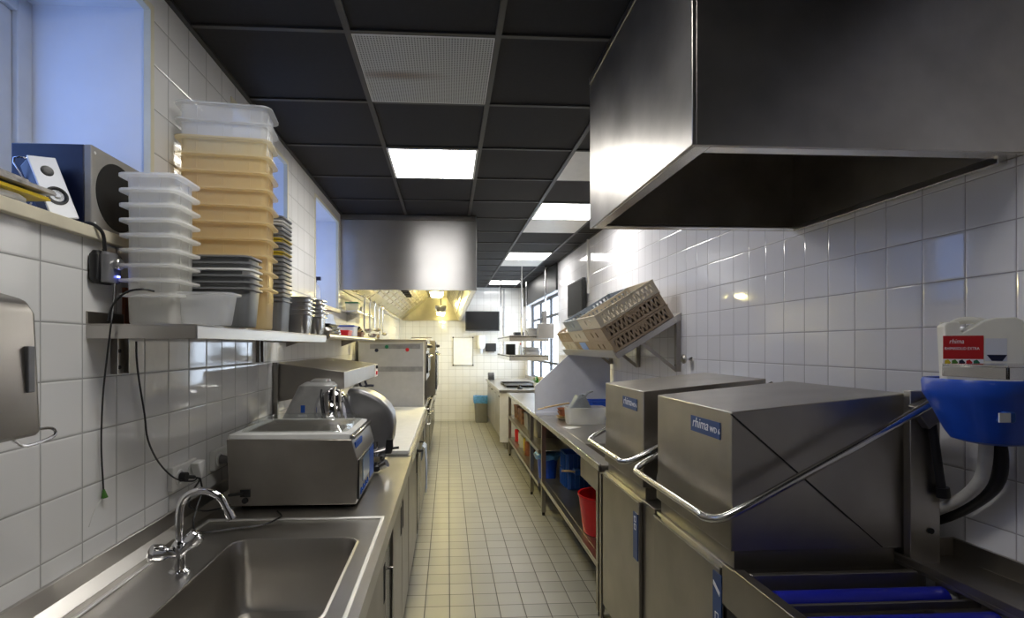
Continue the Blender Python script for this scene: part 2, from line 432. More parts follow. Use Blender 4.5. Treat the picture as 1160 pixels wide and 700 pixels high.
# pass-through window, black frame
mb = MB(); x = XR+.10
for (y0, y1, z0, z1) in ((PY0, PY0+.05, PZ0, PZ1), (PY1-.05, PY1, PZ0, PZ1), (PY0, PY1, PZ0, PZ0+.05), (PY0, PY1, PZ1-.05, PZ1), (8.72, 8.77, PZ0, PZ1), (9.7, 9.75, PZ0, PZ1), (PY0, PY1, 2.07, 2.115), (PY0, PY1, 1.28, 1.32)):
    mb.box(x-.02, x+.02, y0, y1, z0, z1)
fr = struct('window_4', mb, m_blackfr)
build('pane', MB().box(x-.003, x+.003, PY0+.02, PY1-.02, PZ0+.02, PZ1-.02), m_glass, fr)

# ceiling rails
mb = MB(); GX0, GY0, G = -.3975, 2.0956, .6
xs = [GX0+G*i for i in range(0, 4)]
for x in xs: mb.box(x-.0125, x+.0125, YB, YF, ZC-.004, ZC+.006)
j = -6
while GY0+G*j < YF:
    y = GY0+G*j; j += 1
    if y > YB: mb.box(XL, XR, y-.010, y+.010, ZC-.002, ZC+.006)
mb.box(XL, XL+.02, YB, YF, ZC-.006, ZC+.006); mb.box(XR-.02, XR, YB, YF, ZC-.006, ZC+.006)
struct('trim_8', mb, m_tbar)
def cellc(i, j): return (GX0+G*(i+.5), GY0+G*(j+.5))
def ceil_light(i, j, label, mat=None):
    cx, cy = cellc(i, j); t = thing('ceiling_light', label, 'ceiling light', (cx, cy, ZC-.004), 'square ceiling light panels')
    mb = MB()
    for (x0, x1, y0, y1) in ((-.29, .29, -.29, -.275), (-.29, .29, .275, .29), (-.29, -.275, -.275, .275), (.275, .29, -.275, .275)): mb.box(cx+x0, cx+x1, cy+y0, cy+y1, ZC-.006, ZC+.004)
    build('frame', mb, m_white, t)
    build('diffuser', MB().box(cx-.275, cx+.275, cy-.275, cy+.275, ZC-.004, ZC+.002), mat or m_panel, t)
    return t
ceil_light(0, 2, 'glowing white ceiling light panel nearest the camera, in front of the left hood')
ceil_light(2, 4, 'glowing ceiling light panel beside the lower far corner of the big right hood')
ceil_light(2, 8, 'glowing ceiling light panel midway down the right row, second of three')
ceil_light(2, 13, 'farthest glowing ceiling light panel, close to the far wall')
ceil_light(0, -2, 'added unseen ceiling light panel overhead, brightening the near left wall', m_paneld)  # panel added out of view to brighten the near left wall
def ceil_panel(i, j, name, label, cat, mat, grp=None):
    cx, cy = cellc(i, j); t = thing(name, label, cat, (cx, cy, ZC-.004), grp)
    mb = MB()
    for (x0, x1, y0, y1) in ((-.289, .289, -.289, -.284), (-.289, .289, .284, .289), (-.289, -.284, -.284, .284), (.284, .289, -.284, .284)): mb.box(cx+x0, cx+x1, cy+y0, cy+y1, ZC-.003, ZC+.004)
    build('frame', mb, m_offwhite, t)
    o = build('panel', MB().box(cx-.284, cx+.284, cy-.284, cy+.284, ZC-.002, ZC+.003), mat, t)
    return t
t = ceil_panel(0, 0, 'ceiling_vent', 'white perforated ceiling vent panel with a brown stain', 'vent', m_offwhite)
for c in t.children:
    if c.name.startswith('panel'):
        for v in c.data.vertices: v.co += ORG[t.name]          # object coordinates = world for the hole pattern
        c.location = -ORG[t.name]; c.data.materials[0] = m_perf
ceil_panel(2, 2, 'ceiling_panel', 'plain white ceiling panel partly hidden by the big right hood', 'ceiling panel', m_offwhite, 'white ceiling panels')
ceil_panel(2, 5, 'ceiling_panel', 'plain white ceiling panel just beyond the nearer light of the right row', 'ceiling panel', m_offwhite, 'white ceiling panels')
ceil_panel(2, 9, 'ceiling_panel', 'plain white ceiling panel just beyond the second light of the right row', 'ceiling panel', m_offwhite, 'white ceiling panels')

# ------------------------------------------------------------------ big right hood over the dishwashers
hx0, hx1, hy0, hy1, hz = .66, XR, 1.38, 2.40, 2.13
t = thing('extractor_hood', 'large brushed steel extractor hood above the two dishwashers', 'extractor hood', (1.15, 1.89, hz))
th = .012
mb = MB(); mb.box(hx0, hx0+th, hy0, hy1, hz, ZC); mb.box(hx0+th, hx1, hy0, hy0+th, hz, ZC); mb.box(hx0+th, hx1, hy1-th, hy1, hz, ZC); mb.box(hx1-th, hx1, hy0+th, hy1-th, hz, ZC)
build('canopy', mb, st_hood, t, bevel=.002)
mb = MB(); e = .045
mb.box(hx0+th, hx0+th+e, hy0+th, hy1-th, hz, hz+.012); mb.box(hx0+th+e, hx1-th, hy0+th, hy0+th+e, hz, hz+.012); mb.box(hx0+th+e, hx1-th, hy1-th-e, hy1-th, hz, hz+.012); mb.box(hx1-th-.03, hx1-th, hy0+th+e, hy1-th-e, hz-.012, hz+.012)
build('drip_rim', mb, st_bright, t, bevel=.002)
mb = MB(); mb.box(hx0+th, hx1-th, hy0+th, hy1-th, 2.60, 2.61)
build('inner_ceiling', mb, st_dark, t)
mb = MB()
for k in range(2): 
    y0 = hy0+.12+k*.42
    mb.box(1.0, 1.36, y0, y0+.36, 2.575, 2.6)
build('grease_filter', mb, st_dark, t, bevel=.004)
mb = MB(); mb.box(hx0-.004, hx0, hy0, hy1, ZC-.03, ZC-.004); build('top_strip', mb, st_panel, t)

# ------------------------------------------------------------------ long left hood over the cooking line
lx0, lx1, ly0, ly1, lz = XL, .275, 5.0, YF, 2.117
t = thing('extractor_hood', 'long steel extractor hood with yellow-lit inside over the cooking line', 'extractor hood', (-.37, 8, lz))
mb = MB(); mb.box(lx0, lx1, ly0, ly0+.012, lz, ZC-.05); mb.box(lx1-.012, lx1, ly0+.012, ly1, lz, ZC); mb.box(lx0, lx0+.012, ly0+.012, ly1, lz, lz+.07)
mb.box(lx0, lx1-.012, ly0+.3, ly1, 2.62, 2.63)
build('canopy', mb, st_hoodL, t, bevel=.002)
build('top_strip', MB().box(lx0, lx1-.012, ly0, ly0+.016, ZC-.046, ZC), st_panel, t)
# tent-shaped inside: filter banks left and right, sloping end plate
mb = MB()
mb.prism([(lx0+.06, lz+.03), (-.40, 2.60), (-.40, 2.618), (lx0+.04, lz+.04)], 'Y', ly0+.10, ly1-.1)
mb.prism([(lx1-.05, lz+.03), (-.02, 2.60), (-.02, 2.618), (lx1-.03, lz+.05)], 'Y', ly0+.10, ly1-.1)
mb.box(-.40, -.02, ly0+.1, ly1-.1, 2.60, 2.618)
build('inner_lining', mb, st_hoodin, t)
mb = MB(); mb.prism([(lx0+.04, lz+.0), (lx1-.03, lz+.0), (-.02, 2.6), (-.40, 2.6)], 'Y', ly1-.12, ly1-.10)
build('end_plate', mb, st_end, t)
def bank(xa, za, xb, zb, y0, n):
    mb = MB(); 
    dx, dz = xb-xa, zb-za; L = math.hypot(dx, dz); nx, nz = dz/L, -dx/L
    if nz > 0: nx, nz = -nx, -nz
    for i in range(n):
        for s_ in range(7):
            a = .12+.76*s_/7
            y = y0+i*.5
            p = (xa+dx*a+nx*.006, za+dz*a+nz*.006); q = (xa+dx*(a+.07)+nx*.006, za+dz*(a+.07)+nz*.006)
            mb.prism([p, q, (q[0]+nx*.012, q[1]+nz*.012), (p[0]+nx*.012, p[1]+nz*.012)], 'Y', y+.03, y+.47)
    return mb
build('filter_bank', bank(lx0+.1, lz+.06, -.42, 2.59, ly0+.8, 9), st_bright, t)
build('filter_bank', bank(lx1-.07, lz+.06, -.03, 2.57, ly0+.8, 9), st_bright, t)
mb = MB()
for k in range(8):
    f = .25+.07*k; x = lx0+.1+(-.42-lx0-.1)*.62; z = lz+.06+(2.59-lz-.06)*.62
    mb.box(x-.05, x+.03, 6.3+k*.28, 6.3+k*.28+.12, z-.075, z-.03)
build('filter_slot', mb, m_dark, t)
def rail(name, x0, x1): build(name, MB().box(x0, x1, ly0+.012, ly1, lz, lz+.012), st_bright, t)
rail('drip_rim', lx0, lx0+.09); rail('drip_rim', lx1-.06, lx1-.012)
def hood_lamp(y):
    mb = MB(); mb.loft([rr(-.13, y, .20, .30, .03, 2.32), rr(-.13, y, .20, .30, .03, 2.26), rr(-.13, y, .15, .22, .03, 2.20)]); mb.cyl((-.13, y, 2.32), (-.13, y, 2.60), .012)
    o = build('lamp_housing', mb, st_bright, t)
    mb = MB(); mb.loft([rr(-.13, y, .145, .215, .03, 2.199), rr(-.13, y, .13, .20, .03, 2.165), rr(-.13, y, .09, .15, .03, 2.150)])
    build('lamp_glass', mb, m_hlamp, o)
hood_lamp(6.05); hood_lamp(9.6)  # farther lamp added to throw more yellow on the far wall

# ------------------------------------------------------------------ left run: cabinets, sink counter
t = thing('sink_counter', 'stainless steel counter with deep square sink along the left wall', 'counter', (-.62, 2.5, .86))
bx0, bx1, by0, by1 = -.750, -.318, 1.30, 1.888
mb = MB(); zt, zb = .90, .862
cx0, cx1 = XL+.012, -.232
mb.box(cx0, bx0, .2, 3.27, zb, zt); mb.box(bx1, cx1, .2, 3.27, zb, zt); mb.box(bx0, bx1, .2, by0, zb, zt); mb.box(bx0, bx1, by1, 3.27, zb, zt)
sq = rr((bx0+bx1)/2, (by0+by1)/2, bx1-bx0+.002, by1-by0+.002, .0005, zt); rd = rr((bx0+bx1)/2, (by0+by1)/2, bx1-bx0-.004, by1-by0-.004, .055, zt)
mb.loft([sq, rd], False, False)
mb.box(cx1, cx1+.008, .2, 3.27, zb-.02, zt+.004)
build('worktop', mb, st_top, t)
mb = MB(); cxm, cym = (bx0+bx1)/2, (by0+by1)/2
w, d = bx1-bx0-.004, by1-by0-.004
R_ = [rr(cxm, cym, w+.02, d+.02, .06, zt+.0015, 8), rr(cxm, cym, w+.004, d+.004, .055, zt+.003, 8), rr(cxm, cym, w, d, .055, zt-.004, 8), rr(cxm, cym, w-.016, d-.016, .055, zt-.12, 8), rr(cxm, cym, w-.026, d-.026, .055, zt-.215, 8), rr(cxm, cym, w-.055, d-.055, .05, zt-.24, 8), rr(cxm, cym, w-.11, d-.11, .04, zt-.249, 8), rr(cxm, cym, .09, .09, .044, zt-.255, 8)]
mb.loft(R_, False, True)
bs = build('basin', mb, st_top, t)
build('drain', MB().lathe([(0.001, 0), (.036, 0), (.040, .003), (.042, -.002)], (cxm, cym, zt-.254)), st_bright, bs)
mb = MB(); mb.box(XL+.001, XL+.014, .2, 5.70, .895, .982); mb.prism([(XL+.014, .90), (XL+.045, .90), (XL+.014, .93)], 'Y', .2, 3.27)
build('upstand', mb, st_top, t, bevel=.002)
mb = MB(); mb.box(XL+.075, cx1-.02, 2.088, 2.108, zt, zt+.007); mb.box(XL+.075, XL+.088, .2, 2.093, zt, zt+.007); mb.box(cx1-.034, cx1-.020, .2, 2.093, zt, zt+.006)
build('raised_rim', mb, st_rimlight, t, bevel=.003)
# white chopping surface stretch
t2 = thing('chopping_board', 'long white plastic chopping board let into the left counter before the grey partition', 'chopping board', (-.5, 4.5, .87))
mb = MB(); mb.box(XL+.16, -.245, 3.30, 5.68, .905, .930)
build('board', mb, m_white, t2, bevel=.004)
t3 = thing('worktop', 'steel worktop under the white chopping board', 'worktop', (-.62, 4.5, .862))
build('top', MB().box(XL+.016, -.232, 3.272, 5.70, .862, .904), st_top, t3)
build('front_edge', MB().box(-.232, -.222, 3.272, 5.70, .842, .908), st_bright, t3)

def cabinet(y0, y1, label, doors, bz1=.86, handle=True, name='base_cabinet', x0=-.98, x1=-.262, z0=.10, z1=.86, face=1, mat=None):
    mat = mat or st_panel
    t = thing(name, label, 'cabinet', ((x0+x1)/2, (y0+y1)/2, 0))
    build('body', MB().box(x0, x1, y0+.002, y1-.002, z0, bz1), st_dark, t)
    mb = MB()
    for yy in (y0+.06, y1-.06):
        for xx in (x0+.06, x1-.08): mb.cyl((xx, yy, 0), (xx, yy, z0), .02, 12)
    build('foot', mb, m_black, t)
    n = doors; w = (y1-y0)/n
    for i in range(n):
        a, b = y0+i*w+.008, y0+(i+1)*w-.008
        d = build('door', MB().box(x1+.002, x1+.022, a, b, z0+.02, z1-.035), mat, t, bevel=.003)
        if handle:
            hb = MB(); yy = b-.05 if i % 2 == 0 else a+.05
            hb.box(x1+.0215, x1+.0235, yy-.022, yy+.022, z1-.24, z1-.10); build('handle', hb, m_dark, d)
    return t
cabinet(.35, 1.28, 'steel base cabinet nearest the camera under the sink', 2, bz1=.635)
cabinet(1.28, 2.05, 'steel base cabinet under the far half of the sink with recessed black pull', 1, bz1=.635)
cabinet(2.30, 3.20, 'steel two-door base cabinet under the vacuum packer and slicer', 2)
cabinet(3.22, 4.06, 'steel base cabinet under the near end of the white chopping board', 1)
cabinet(4.62, 5.68, 'steel base cabinet under the far end of the white chopping board', 2)
t = thing('undercounter_fridge', 'dark glass-fronted undercounter appliance between two steel base cabinets', 'appliance', (-.6, 2.175, 0))
build('body', MB().box(-.97, -.275, 2.06, 2.29, .06, .855), st_dark, t)
build('door', MB().box(-.275, -.25, 2.065, 2.285, .10, .83), m_blackgloss, t, bevel=.004)
mb = MB(); mb.tube([(-.25, 2.10, .70), (-.222, 2.10, .70), (-.222, 2.10, .38), (-.25, 2.10, .38)], .007); build('handle', mb, st_bright, t)
t = thing('dish_warmer', 'dark appliance with a black bar handle under the white chopping board', 'appliance', (-.6, 4.34, 0))
build('body', MB().box(-.97, -.262, 4.08, 4.60, .08, .855), st_dark, t)
d = build('door', MB().box(-.262, -.238, 4.09, 4.59, .12, .80), m_blackgloss, t, bevel=.004)
mb = MB(); mb.tube([(-.238, 4.14, .76), (-.20, 4.14, .76), (-.20, 4.54, .76), (-.238, 4.54, .76)], .010); build('handle', mb, m_black, d)
mb = MB()
for k in range(2): mb.box(-.97, -.90, 4.1+k*.4, 4.17+k*.4, 0, .08); mb.box(-.33, -.27, 4.1+k*.4, 4.17+k*.4, 0, .08)
build('foot', mb, m_black, t)
# towel hung over the handle
mb = MB(); pr = []
for k in range(9):
    y = 4.24+.025*k; pr.append(y)
rings = []
for (dz, dx) in ((.40, -.182), (.52, -.180), (.64, -.182), (.76, -.186), (.775, -.20), (.76, -.214), (.66, -.216)):
    rings.append([Vector((dx+.004*math.sin(y*60+dz*9), y, dz)) for y in pr]+[Vector((dx+(.004 if dz < .77 or dx > -.2 else -.004)+.004*math.sin(y*60+dz*9), y, dz+.0)) for y in pr[::-1]])
mb.loft(rings)
tag(build('dish_towel', mb, m_cloth), 'pale blue towel hung over the bar handle below the white chopping board', 'towel')

# sink faucet
fx, fy, fz = -.813, 1.631, .90
t = thing('sink_faucet', 'chrome swan-neck mixer tap standing behind the sink', 'faucet', (fx, fy, fz))
mb = MB(); mb.lathe([(.001, 0), (.030, 0), (.029, .006), (.019, .012), (.0165, .03), (.0165, .055), (.021, .065), (.021, .085), (.014, .095), (.001, .097)], (fx, fy, fz))
build('body', mb, chrome, t)
sp = [(fx, fy, fz+.085), (fx, fy, fz+.15), (fx+.003, fy, fz+.195), (fx+.018, fy, fz+.228), (fx+.05, fy, fz+.245), (fx+.09, fy, fz+.242), (fx+.122, fy, fz+.222), (fx+.14, fy, fz+.19), (fx+.148, fy, fz+.175)]
mb = MB(); mb.tube(sp, .0105, 16, smooth=5); mb.cyl((fx+.145, fy, fz+.182), (fx+.156, fy, fz+.158), .0135, 16)
build('spout', mb, chrome, t)
def knob(p, d):
    d = Vector(d).normalized(); q = Vector((0, 0, 1)).rotation_difference(d).to_matrix().to_4x4()
    mb = MB(); mb.lathe([(.001, 0), (.013, 0), (.016, .02), (.022, .03), (.026, .044), (.025, .066), (.015, .071), (.001, .072)], p, 14, M=q)
    return mb
build('tap_handle', knob((fx+.008, fy-.006, fz+.062), (.55, .2, .62)), chrome, t)
build('tap_handle', knob((fx-.008, fy-.01, fz+.06), (-.62, -.55, .25)), chrome, t)

# towel dispenser on the left wall, near edge of frame
t = thing('towel_dispenser', 'steel paper towel dispenser on the left wall at the frame edge', 'towel dispenser', (-.93, 1.03, 1.39))
dx0, dx1 = XL, -.882
mb = MB(); mb.prism([(dx0, 1.39), (dx1-.006, 1.39), (dx1, 1.40), (dx1-.012, 1.655), (dx1-.03, 1.685), (dx0, 1.715)], 'Y', .84, 1.19)
build('housing', mb, st_panel, t, bevel=.012)
mb = MB(); mb.box(dx1-.010, dx1+.001, 1.150, 1.168, 1.487, 1.585); build('sight_slot', mb, m_meter, t, bevel=.002)
mb = MB(); mb.tube([(-.905, 1.13, 1.40), (-.902, 1.145, 1.382), (-.900, 1.17, 1.371), (-.898, 1.225, 1.376), (-.898, 1.248, 1.384), (-.900, 1.240, 1.398), (-.905, 1.20, 1.402), (-.91, 1.17, 1.400)], .0038, 8, smooth=3)
build('lever', mb, chrome, t)

# wall sockets
def socket(y0, y1, z0, z1, label, n):
    t = thing('wall_socket', label, 'socket', (XL, (y0+y1)/2, z0), 'wall sockets above the left counter')
    build('box', MB().box(XL, XL+.022, y0, y1, z0, z1), m_offwhite, t, bevel=.004)
    for i in range(n):
        yc = y0+(i+.5)*(y1-y0)/n
        mb = MB(); q = Matrix.Rotation(PI/2, 4, 'Y'); mb.lathe([(.030, .0), (.030, .004), (.024, .005), (.022, .001), (.001, .0005)], (XL+.022, yc, (z0+z1)/2), 20, M=q)
        build('socket_ring', mb, m_white, t)
    return t
socket(1.95, 2.13, 1.055, 1.143, 'double wall socket above the counter beside the tap', 2)
socket(2.29, 2.47, 1.050, 1.135, 'double wall socket partly hidden behind the vacuum packer', 2)
t = thing('power_plug', 'black angled power plug in the left half of the socket near the tap', 'plug', (XL+.03, 2.00, 1.10), 'plugs in the wall sockets')
mb = MB(); mb.cyl((XL+.027, 1.995, 1.10), (XL+.050, 1.995, 1.10), .017, 14); mb.cyl((XL+.045, 1.995, 1.10), (XL+.05, 2.05, 1.085), .007, 8); build('plug_body', mb, m_black, t)
mb = MB(); mb.tube([(XL+.05, 2.04, 1.088), (XL+.06, 2.07, 1.07), (XL+.05, 2.03, 1.03), (XL+.055, 2.0, .99), (XL+.06, 2.1, .94), (XL+.08, 2.22, .915), (-.90, 2.24, .925)], .0035, 6, smooth=4); build('cord', mb, m_black, t)
t = thing('power_plug', 'white wedge-shaped power plug in the right half of the socket near the tap', 'plug', (XL+.03, 2.09, 1.10), 'plugs in the wall sockets')
mb = MB(); mb.prism([(2.06, 1.135), (2.12, 1.138), (2.095, 1.068)], 'X', XL+.027, XL+.06); build('plug_body', mb, m_white, t, bevel=.004)
mb = MB(); mb.tube([(XL+.05, 2.095, 1.075), (XL+.06, 2.09, 1.02), (XL+.06, 2.05, .97), (XL+.07, 2.0, .92), (-.90, 1.95, .908), (-.80, 1.99, .906), (-.70, 2.03, .906), (-.66, 2.085, .913), (-.665, 2.13, .908), (-.70, 2.19, .906)], .0035, 6, smooth=4); build('cord', mb, m_black, t)
t = thing('power_plug', 'grey round power plug in the socket behind the vacuum packer', 'plug', (XL+.03, 2.34, 1.09), 'plugs in the wall sockets')
mb = MB(); mb.cyl((XL+.027, 2.335, 1.093), (XL+.06, 2.335, 1.09), .020, 16, r1=.014); build('plug_body', mb, m_meter, t)
mb = MB(); mb.tube([(XL+.055, 2.335, 1.085), (XL+.06, 2.34, 1.04), (XL+.05, 2.37, 1.0), (XL+.05, 2.42, .97)], .0035, 6, smooth=4); build('cord', mb, m_black, t)

# ------------------------------------------------------------------ vacuum packer
vx0, vx1, vy0, vy1 = -.912, -.388, 2.235, 2.735
t = thing('vacuum_packer', 'boxy steel vacuum packing machine with clear domed lid beyond the tap', 'vacuum packer', (-.65, 2.48, .90))
mb = MB(); mb.prism([(vx0, .915), (vx1, .915), (vx1+.006, 1.10), (vx1-.018, 1.190), (vx0-.012, 1.195)], 'Y', vy0, vy1)
build('housing', mb, st_panel, t, bevel=.004)
mb = MB()
for xx in (vx0+.05, vx1-.05):
    for yy in (vy0+.05, vy1-.05): mb.cyl((xx, yy, .90), (xx, yy, .918), .018, 12)
build('foot', mb, m_black, t)
mb = MB(); cxm, cym = (vx0+vx1)/2-.02, (vy0+vy1)/2
mb.loft([rr(cxm, cym, .515, .48, .02, 1.188), rr(cxm, cym, .51, .475, .02, 1.210), rr(cxm+.005, cym, .465, .44, .03, 1.216)]) 
build('lid_frame', mb, m_white, t)
mb = MB(); mb.loft([rr(cxm+.01, cym, .45, .425, .03, 1.2165, 6), rr(cxm+.01, cym, .43, .40, .04, 1.243, 6), rr(cxm+.01, cym, .39, .36, .05, 1.250, 6)]) 
build('clear_lid', mb, m_acryl, t)
build('chamber', MB().box(cxm-.19, cxm+.21, cym-.175, cym+.17, 1.2161, 1.2175), st_panel, t)
mb = MB(); mb.box(vx1-.03, vx1-.006, vy0+.01, vy1-.01, 1.188, 1.206); build('lid_handle', mb, st_bright, t, bevel=.004)
def onface(x, y0, y1, z0, z1, d=.003): return MB().box(x, x+d, y0, y1, z0, z1)
m_screenblue = plain('panel_display', (.03, .12, .30), .35)
cp = build('control_panel', onface(vx1+.001, vy0+.02, vy1-.04, .93, 1.10, .009), m_black, t, bevel=.003)
build('display', onface(vx1+.010, vy0+.11, vy0+.30, .985, 1.085, .002), m_screenblue, cp)
m_bright_blue = plain('panel_blue', (.015, .10, .48), .6)
build('blue_band', onface(vx1+.010, vy0+.31, vy1-.06, .95, 1.09, .002), m_bright_blue, cp)
mb = MB()
for k in range(7):
    yy = vy0+.05+.03*k; mb.tube([(vx1+.0115, yy, .945+.012*(k % 2)), (vx1+.0115, yy+.012, .970-.01*(k % 2)), (vx1+.0115, yy+.026, .948)], .003, 5)
build('blue_script_mark', mb, m_bright_blue, cp)
build('blue_badge', onface(vx1-.012, vy0+.03, vy0+.20, 1.135, 1.172, .006), m_bright_blue, t)
mb = MB(); mb.box(-.865, -.825, vy0-.006, vy0, .955, .985); mb.cyl((-.845, vy0-.012, .94), (-.845, vy0, .94), .012, 12); mb.cyl((-.91, vy0-.012, .965), (-.845, vy0-.012, .972), .006, 8)
build('power_inlet', mb, m_black, t)

# ------------------------------------------------------------------ meat slicer
t = thing('meat_slicer', 'cast aluminium meat slicer with large grey guard behind the vacuum packer', 'meat slicer', (-.63, 3.02, .90))
mb = MB(); mb.loft([rr(-.68, 3.03, .42, .34, .06, .925, 5), rr(-.68, 3.03, .44, .36, .07, .95, 5), rr(-.68, 3.03, .42, .34, .08, 1.01, 5), rr(-.69, 3.03, .36, .28, .08, 1.04, 5)])
build('base', mb, m_cast, t)
mb = MB()
for xx in (-.84, -.52):
    for yy in (2.92, 3.14): mb.cyl((xx, yy, .90), (xx, yy, .93), .02, 12)
build('foot', mb, m_black, t)
def rsec(cx, cy, w, d, r, z): return rr(cx, cy, w, d, r, z, 6)
mb = MB(); mb.loft([rsec(-.83, 3.0, .27, .22, .05, 1.0), rsec(-.82, 3.0, .25, .22, .05, 1.12), rsec(-.795, 3.0, .20, .21, .05, 1.22), rsec(-.76, 3.0, .17, .20, .05, 1.32), rsec(-.735, 3.0, .20, .19, .05, 1.345), rsec(-.73, 3.0, .19, .18, .05, 1.365), rsec(-.725, 3.0, .15, .13, .05, 1.382)])
b = build('motor_housing', mb, m_cast, t)
mb = MB(); mb.box(-.80, -.778, 2.892, 2.900, 1.222, 1.262); build('blue_mark', mb, m_bright_blue, b)
build('pale_mark', MB().box(-.815, -.765, 2.893, 2.8965, 1.200, 1.212), m_white, b)
mb = MB(); mb.loft([rr(-.725, 3.0, .10, .05, .02, 1.37), rr(-.72, 3.0, .12, .055, .025, 1.385), rr(-.71, 3.0, .09, .04, .018, 1.40)]); hn = build('top_grip', mb, m_cast, t)
build('red_badge', MB().loft([rr(-.70, 2.985, .06, .014, .006, 1.378), rr(-.70, 2.985, .06, .012, .006, 1.396)]), m_red, hn)
q = Matrix.Rotation(PI/2, 4, 'Y')
MS = Matrix.Translation((-.635, 2.965, 1.195)) @ Matrix.Rotation(math.radians(-12), 4, 'Y') @ Matrix.Diagonal((.80, 1.0, 1.22, 1))
def sph(a0, a1, n, R0): return [(max(.001, R0*math.cos(a0+(a1-a0)*k/n)), R0*math.sin(a0+(a1-a0)*k/n)) for k in range(n+1)]
mb = MB(); mb.lathe(sph(-PI/2, PI/2, 16, .135), (0, 0, 0), 32); mb.xf(MS); build('blade_cover', mb, chrome, t)
for a in (.052, .085):
    mb = MB(); pr = [MS @ Vector((a*1.0, -math.cos(u)*math.sqrt(.1375**2-a*a), math.sin(u)*math.sqrt(.1375**2-a*a))) for u in [(-1.5+3.0*k/20) for k in range(21)]]
    mb.tube(pr, .007, 8); build('blade_ring', mb, st_dark, t)
mb = MB(); pr = [MS @ Vector((-.03, -math.cos(u)*.142, math.sin(u)*.142)) for u in [(-1.4+2.9*k/20) for k in range(21)]]; mb.tube(pr, .006, 8); build('cover_seam', mb, m_black, t)
gp = [(-.565, 1.335), (-.545, 1.348), (-.49, 1.345), (-.43, 1.322), (-.375, 1.288), (-.335, 1.25), (-.31, 1.205), (-.302, 1.14), (-.31, 1.06), (-.33, 1.0), (-.37, .975), (-.42, 1.02), (-.49, 1.13), (-.53, 1.20), (-.555, 1.26)]
mb = MB(); mb.prism(gp, 'Y', 2.93, 3.13); build('guard', mb, m_guard, t, bevel=.030, seg=5)
mb = MB(); ctr = [(-.555, 1.335), (-.49, 1.327), (-.435, 1.305), (-.385, 1.272), (-.345, 1.235)]
mb.tube([(x-.012, 2.936, z-.022) for x, z in ctr], .006, 6); build('bright_rim', mb, st_bright, t)
mb = MB(); mb.box(-.50, -.34, 2.86, 3.0, .955, .985); mb.cyl((-.40, 2.90, .94), (-.40, 2.90, 1.06), .018, 12); mb.cyl((-.47, 2.88, .99), (-.33, 2.88, 1.03), .010, 10); mb.cyl((-.37, 2.87, .93), (-.33, 2.86, .95), .022, 12)
build('carriage', mb, chrome, t)
mb = MB(); mb.loft([rr(-.325, 2.88, .035, .035, .012, 1.0), rr(-.32, 2.88, .042, .04, .015, 1.03), rr(-.318, 2.88, .036, .036, .014, 1.075)]); mb.cyl((-.31, 2.88, 1.025), (-.268, 2.88, 1.03), .007, 8)
build('thickness_knob', mb, m_black, t)
build('feed_knob', MB().lathe([(.012, 0), (.024, .01), (.026, .03), (.014, .038)], (-.39, 2.86, .905), 12), m_black, t)
build('carriage_knob', MB().lathe([(.03, 0), (.036, .01), (.03, .03)], (-.71, 2.89, 1.12), 16), m_black, t)

# steel wall-hung grill
t = thing('wall_grill', 'sloped steel box grill fixed to the left wall behind the slicer', 'grill', (-.81, 3.8, 1.25))
mb = MB(); mb.prism([(XL, 1.255), (-.609, 1.331), (-.609, 1.434), (XL, 1.487)], 'Y', 3.112, 4.53); build('body', mb, st_panel, t, bevel=.003)
build('bracket', MB().box(XL, XL+.03, 3.09, 3.112, 1.10, 1.49), st_dark, t)
mb = MB(); mb.box(-.609, -.602, 4.38, 4.53, 1.33, 1.43); build('control_plate', mb, m_offwhite, t)
mb = MB(); mb.cyl((-.602, 4.42, 1.41), (-.585, 4.42, 1.41), .014, 12); build('control_knob', mb, m_black, t); build('switch', MB().box(-.602, -.592, 4.46, 4.475, 1.395, 1.42), m_black, t)
build('red_switch', MB().box(-.602, -.594, 4.42, 4.48, 1.345, 1.375), m_red, t)
mb = MB(); mb.tube([(-.72, 4.28, 1.312), (-.71, 4.28, 1.27), (-.69, 4.28, 1.25), (-.66, 4.28, 1.262), (-.63, 4.28, 1.265), (-.60, 4.28, 1.262)], .010, 8, smooth=2); mb.tube([(-.655, 4.28, 1.262), (-.668, 4.28, 1.29), (-.67, 4.28, 1.305)], .010, 8)
tag(build('utensil_hook', mb, m_navy), 'black and blue hooked utensil hanging under the sloped wall grill', 'utensil')

# ------------------------------------------------------------------ long wall shelf
t = thing('wall_shelf', 'stainless steel wall shelf carrying the stacks of tubs on the left wall', 'shelf', (-.86, 2.3, 1.5))
sx0, sx1, sy0, sy1, sz = XL, -.711, 1.526, 3.107, 1.648
mb = MB(); mb.box(sx0, sx1, sy0, sy1, sz-.004, sz); mb.box(sx1-.004, sx1, sy0, sy1, sz-.042, sz-.004); mb.box(sx0, sx1-.004, sy0, sy0+.004, sz-.042, sz-.004); mb.box(sx0, sx1-.004, sy1-.004, sy1, sz-.042, sz-.004)
build('board', mb, st_top, t, bevel=.0015)
build('back_upstand', MB().box(sx0, sx0+.006, sy0, sy1, sz, sz+.035), st_panel, t)
for y in (1.665, 2.86):
    mb = MB(); mb.box(XL, XL+.006, y-.03, y+.03, 1.50, sz-.005); mb.box(XL+.006, XL+.02, y-.03, y-.026, 1.50, sz-.005); mb.box(XL+.006, XL+.02, y+.026, y+.03, 1.50, sz-.005); 
    b = build('bracket', mb, st_panel, t)
    mb = MB(); 
    for zz in (1.52, 1.57): build('screw', MB().cyl((XL+.006, y, zz), (XL+.010, y, zz), .006, 8), m_dark, b)
mb = MB(); mb.box(XL, XL+.01, 1.69, 1.75, sz+.001, sz+.12); build('end_plate', mb, m_brown, t)

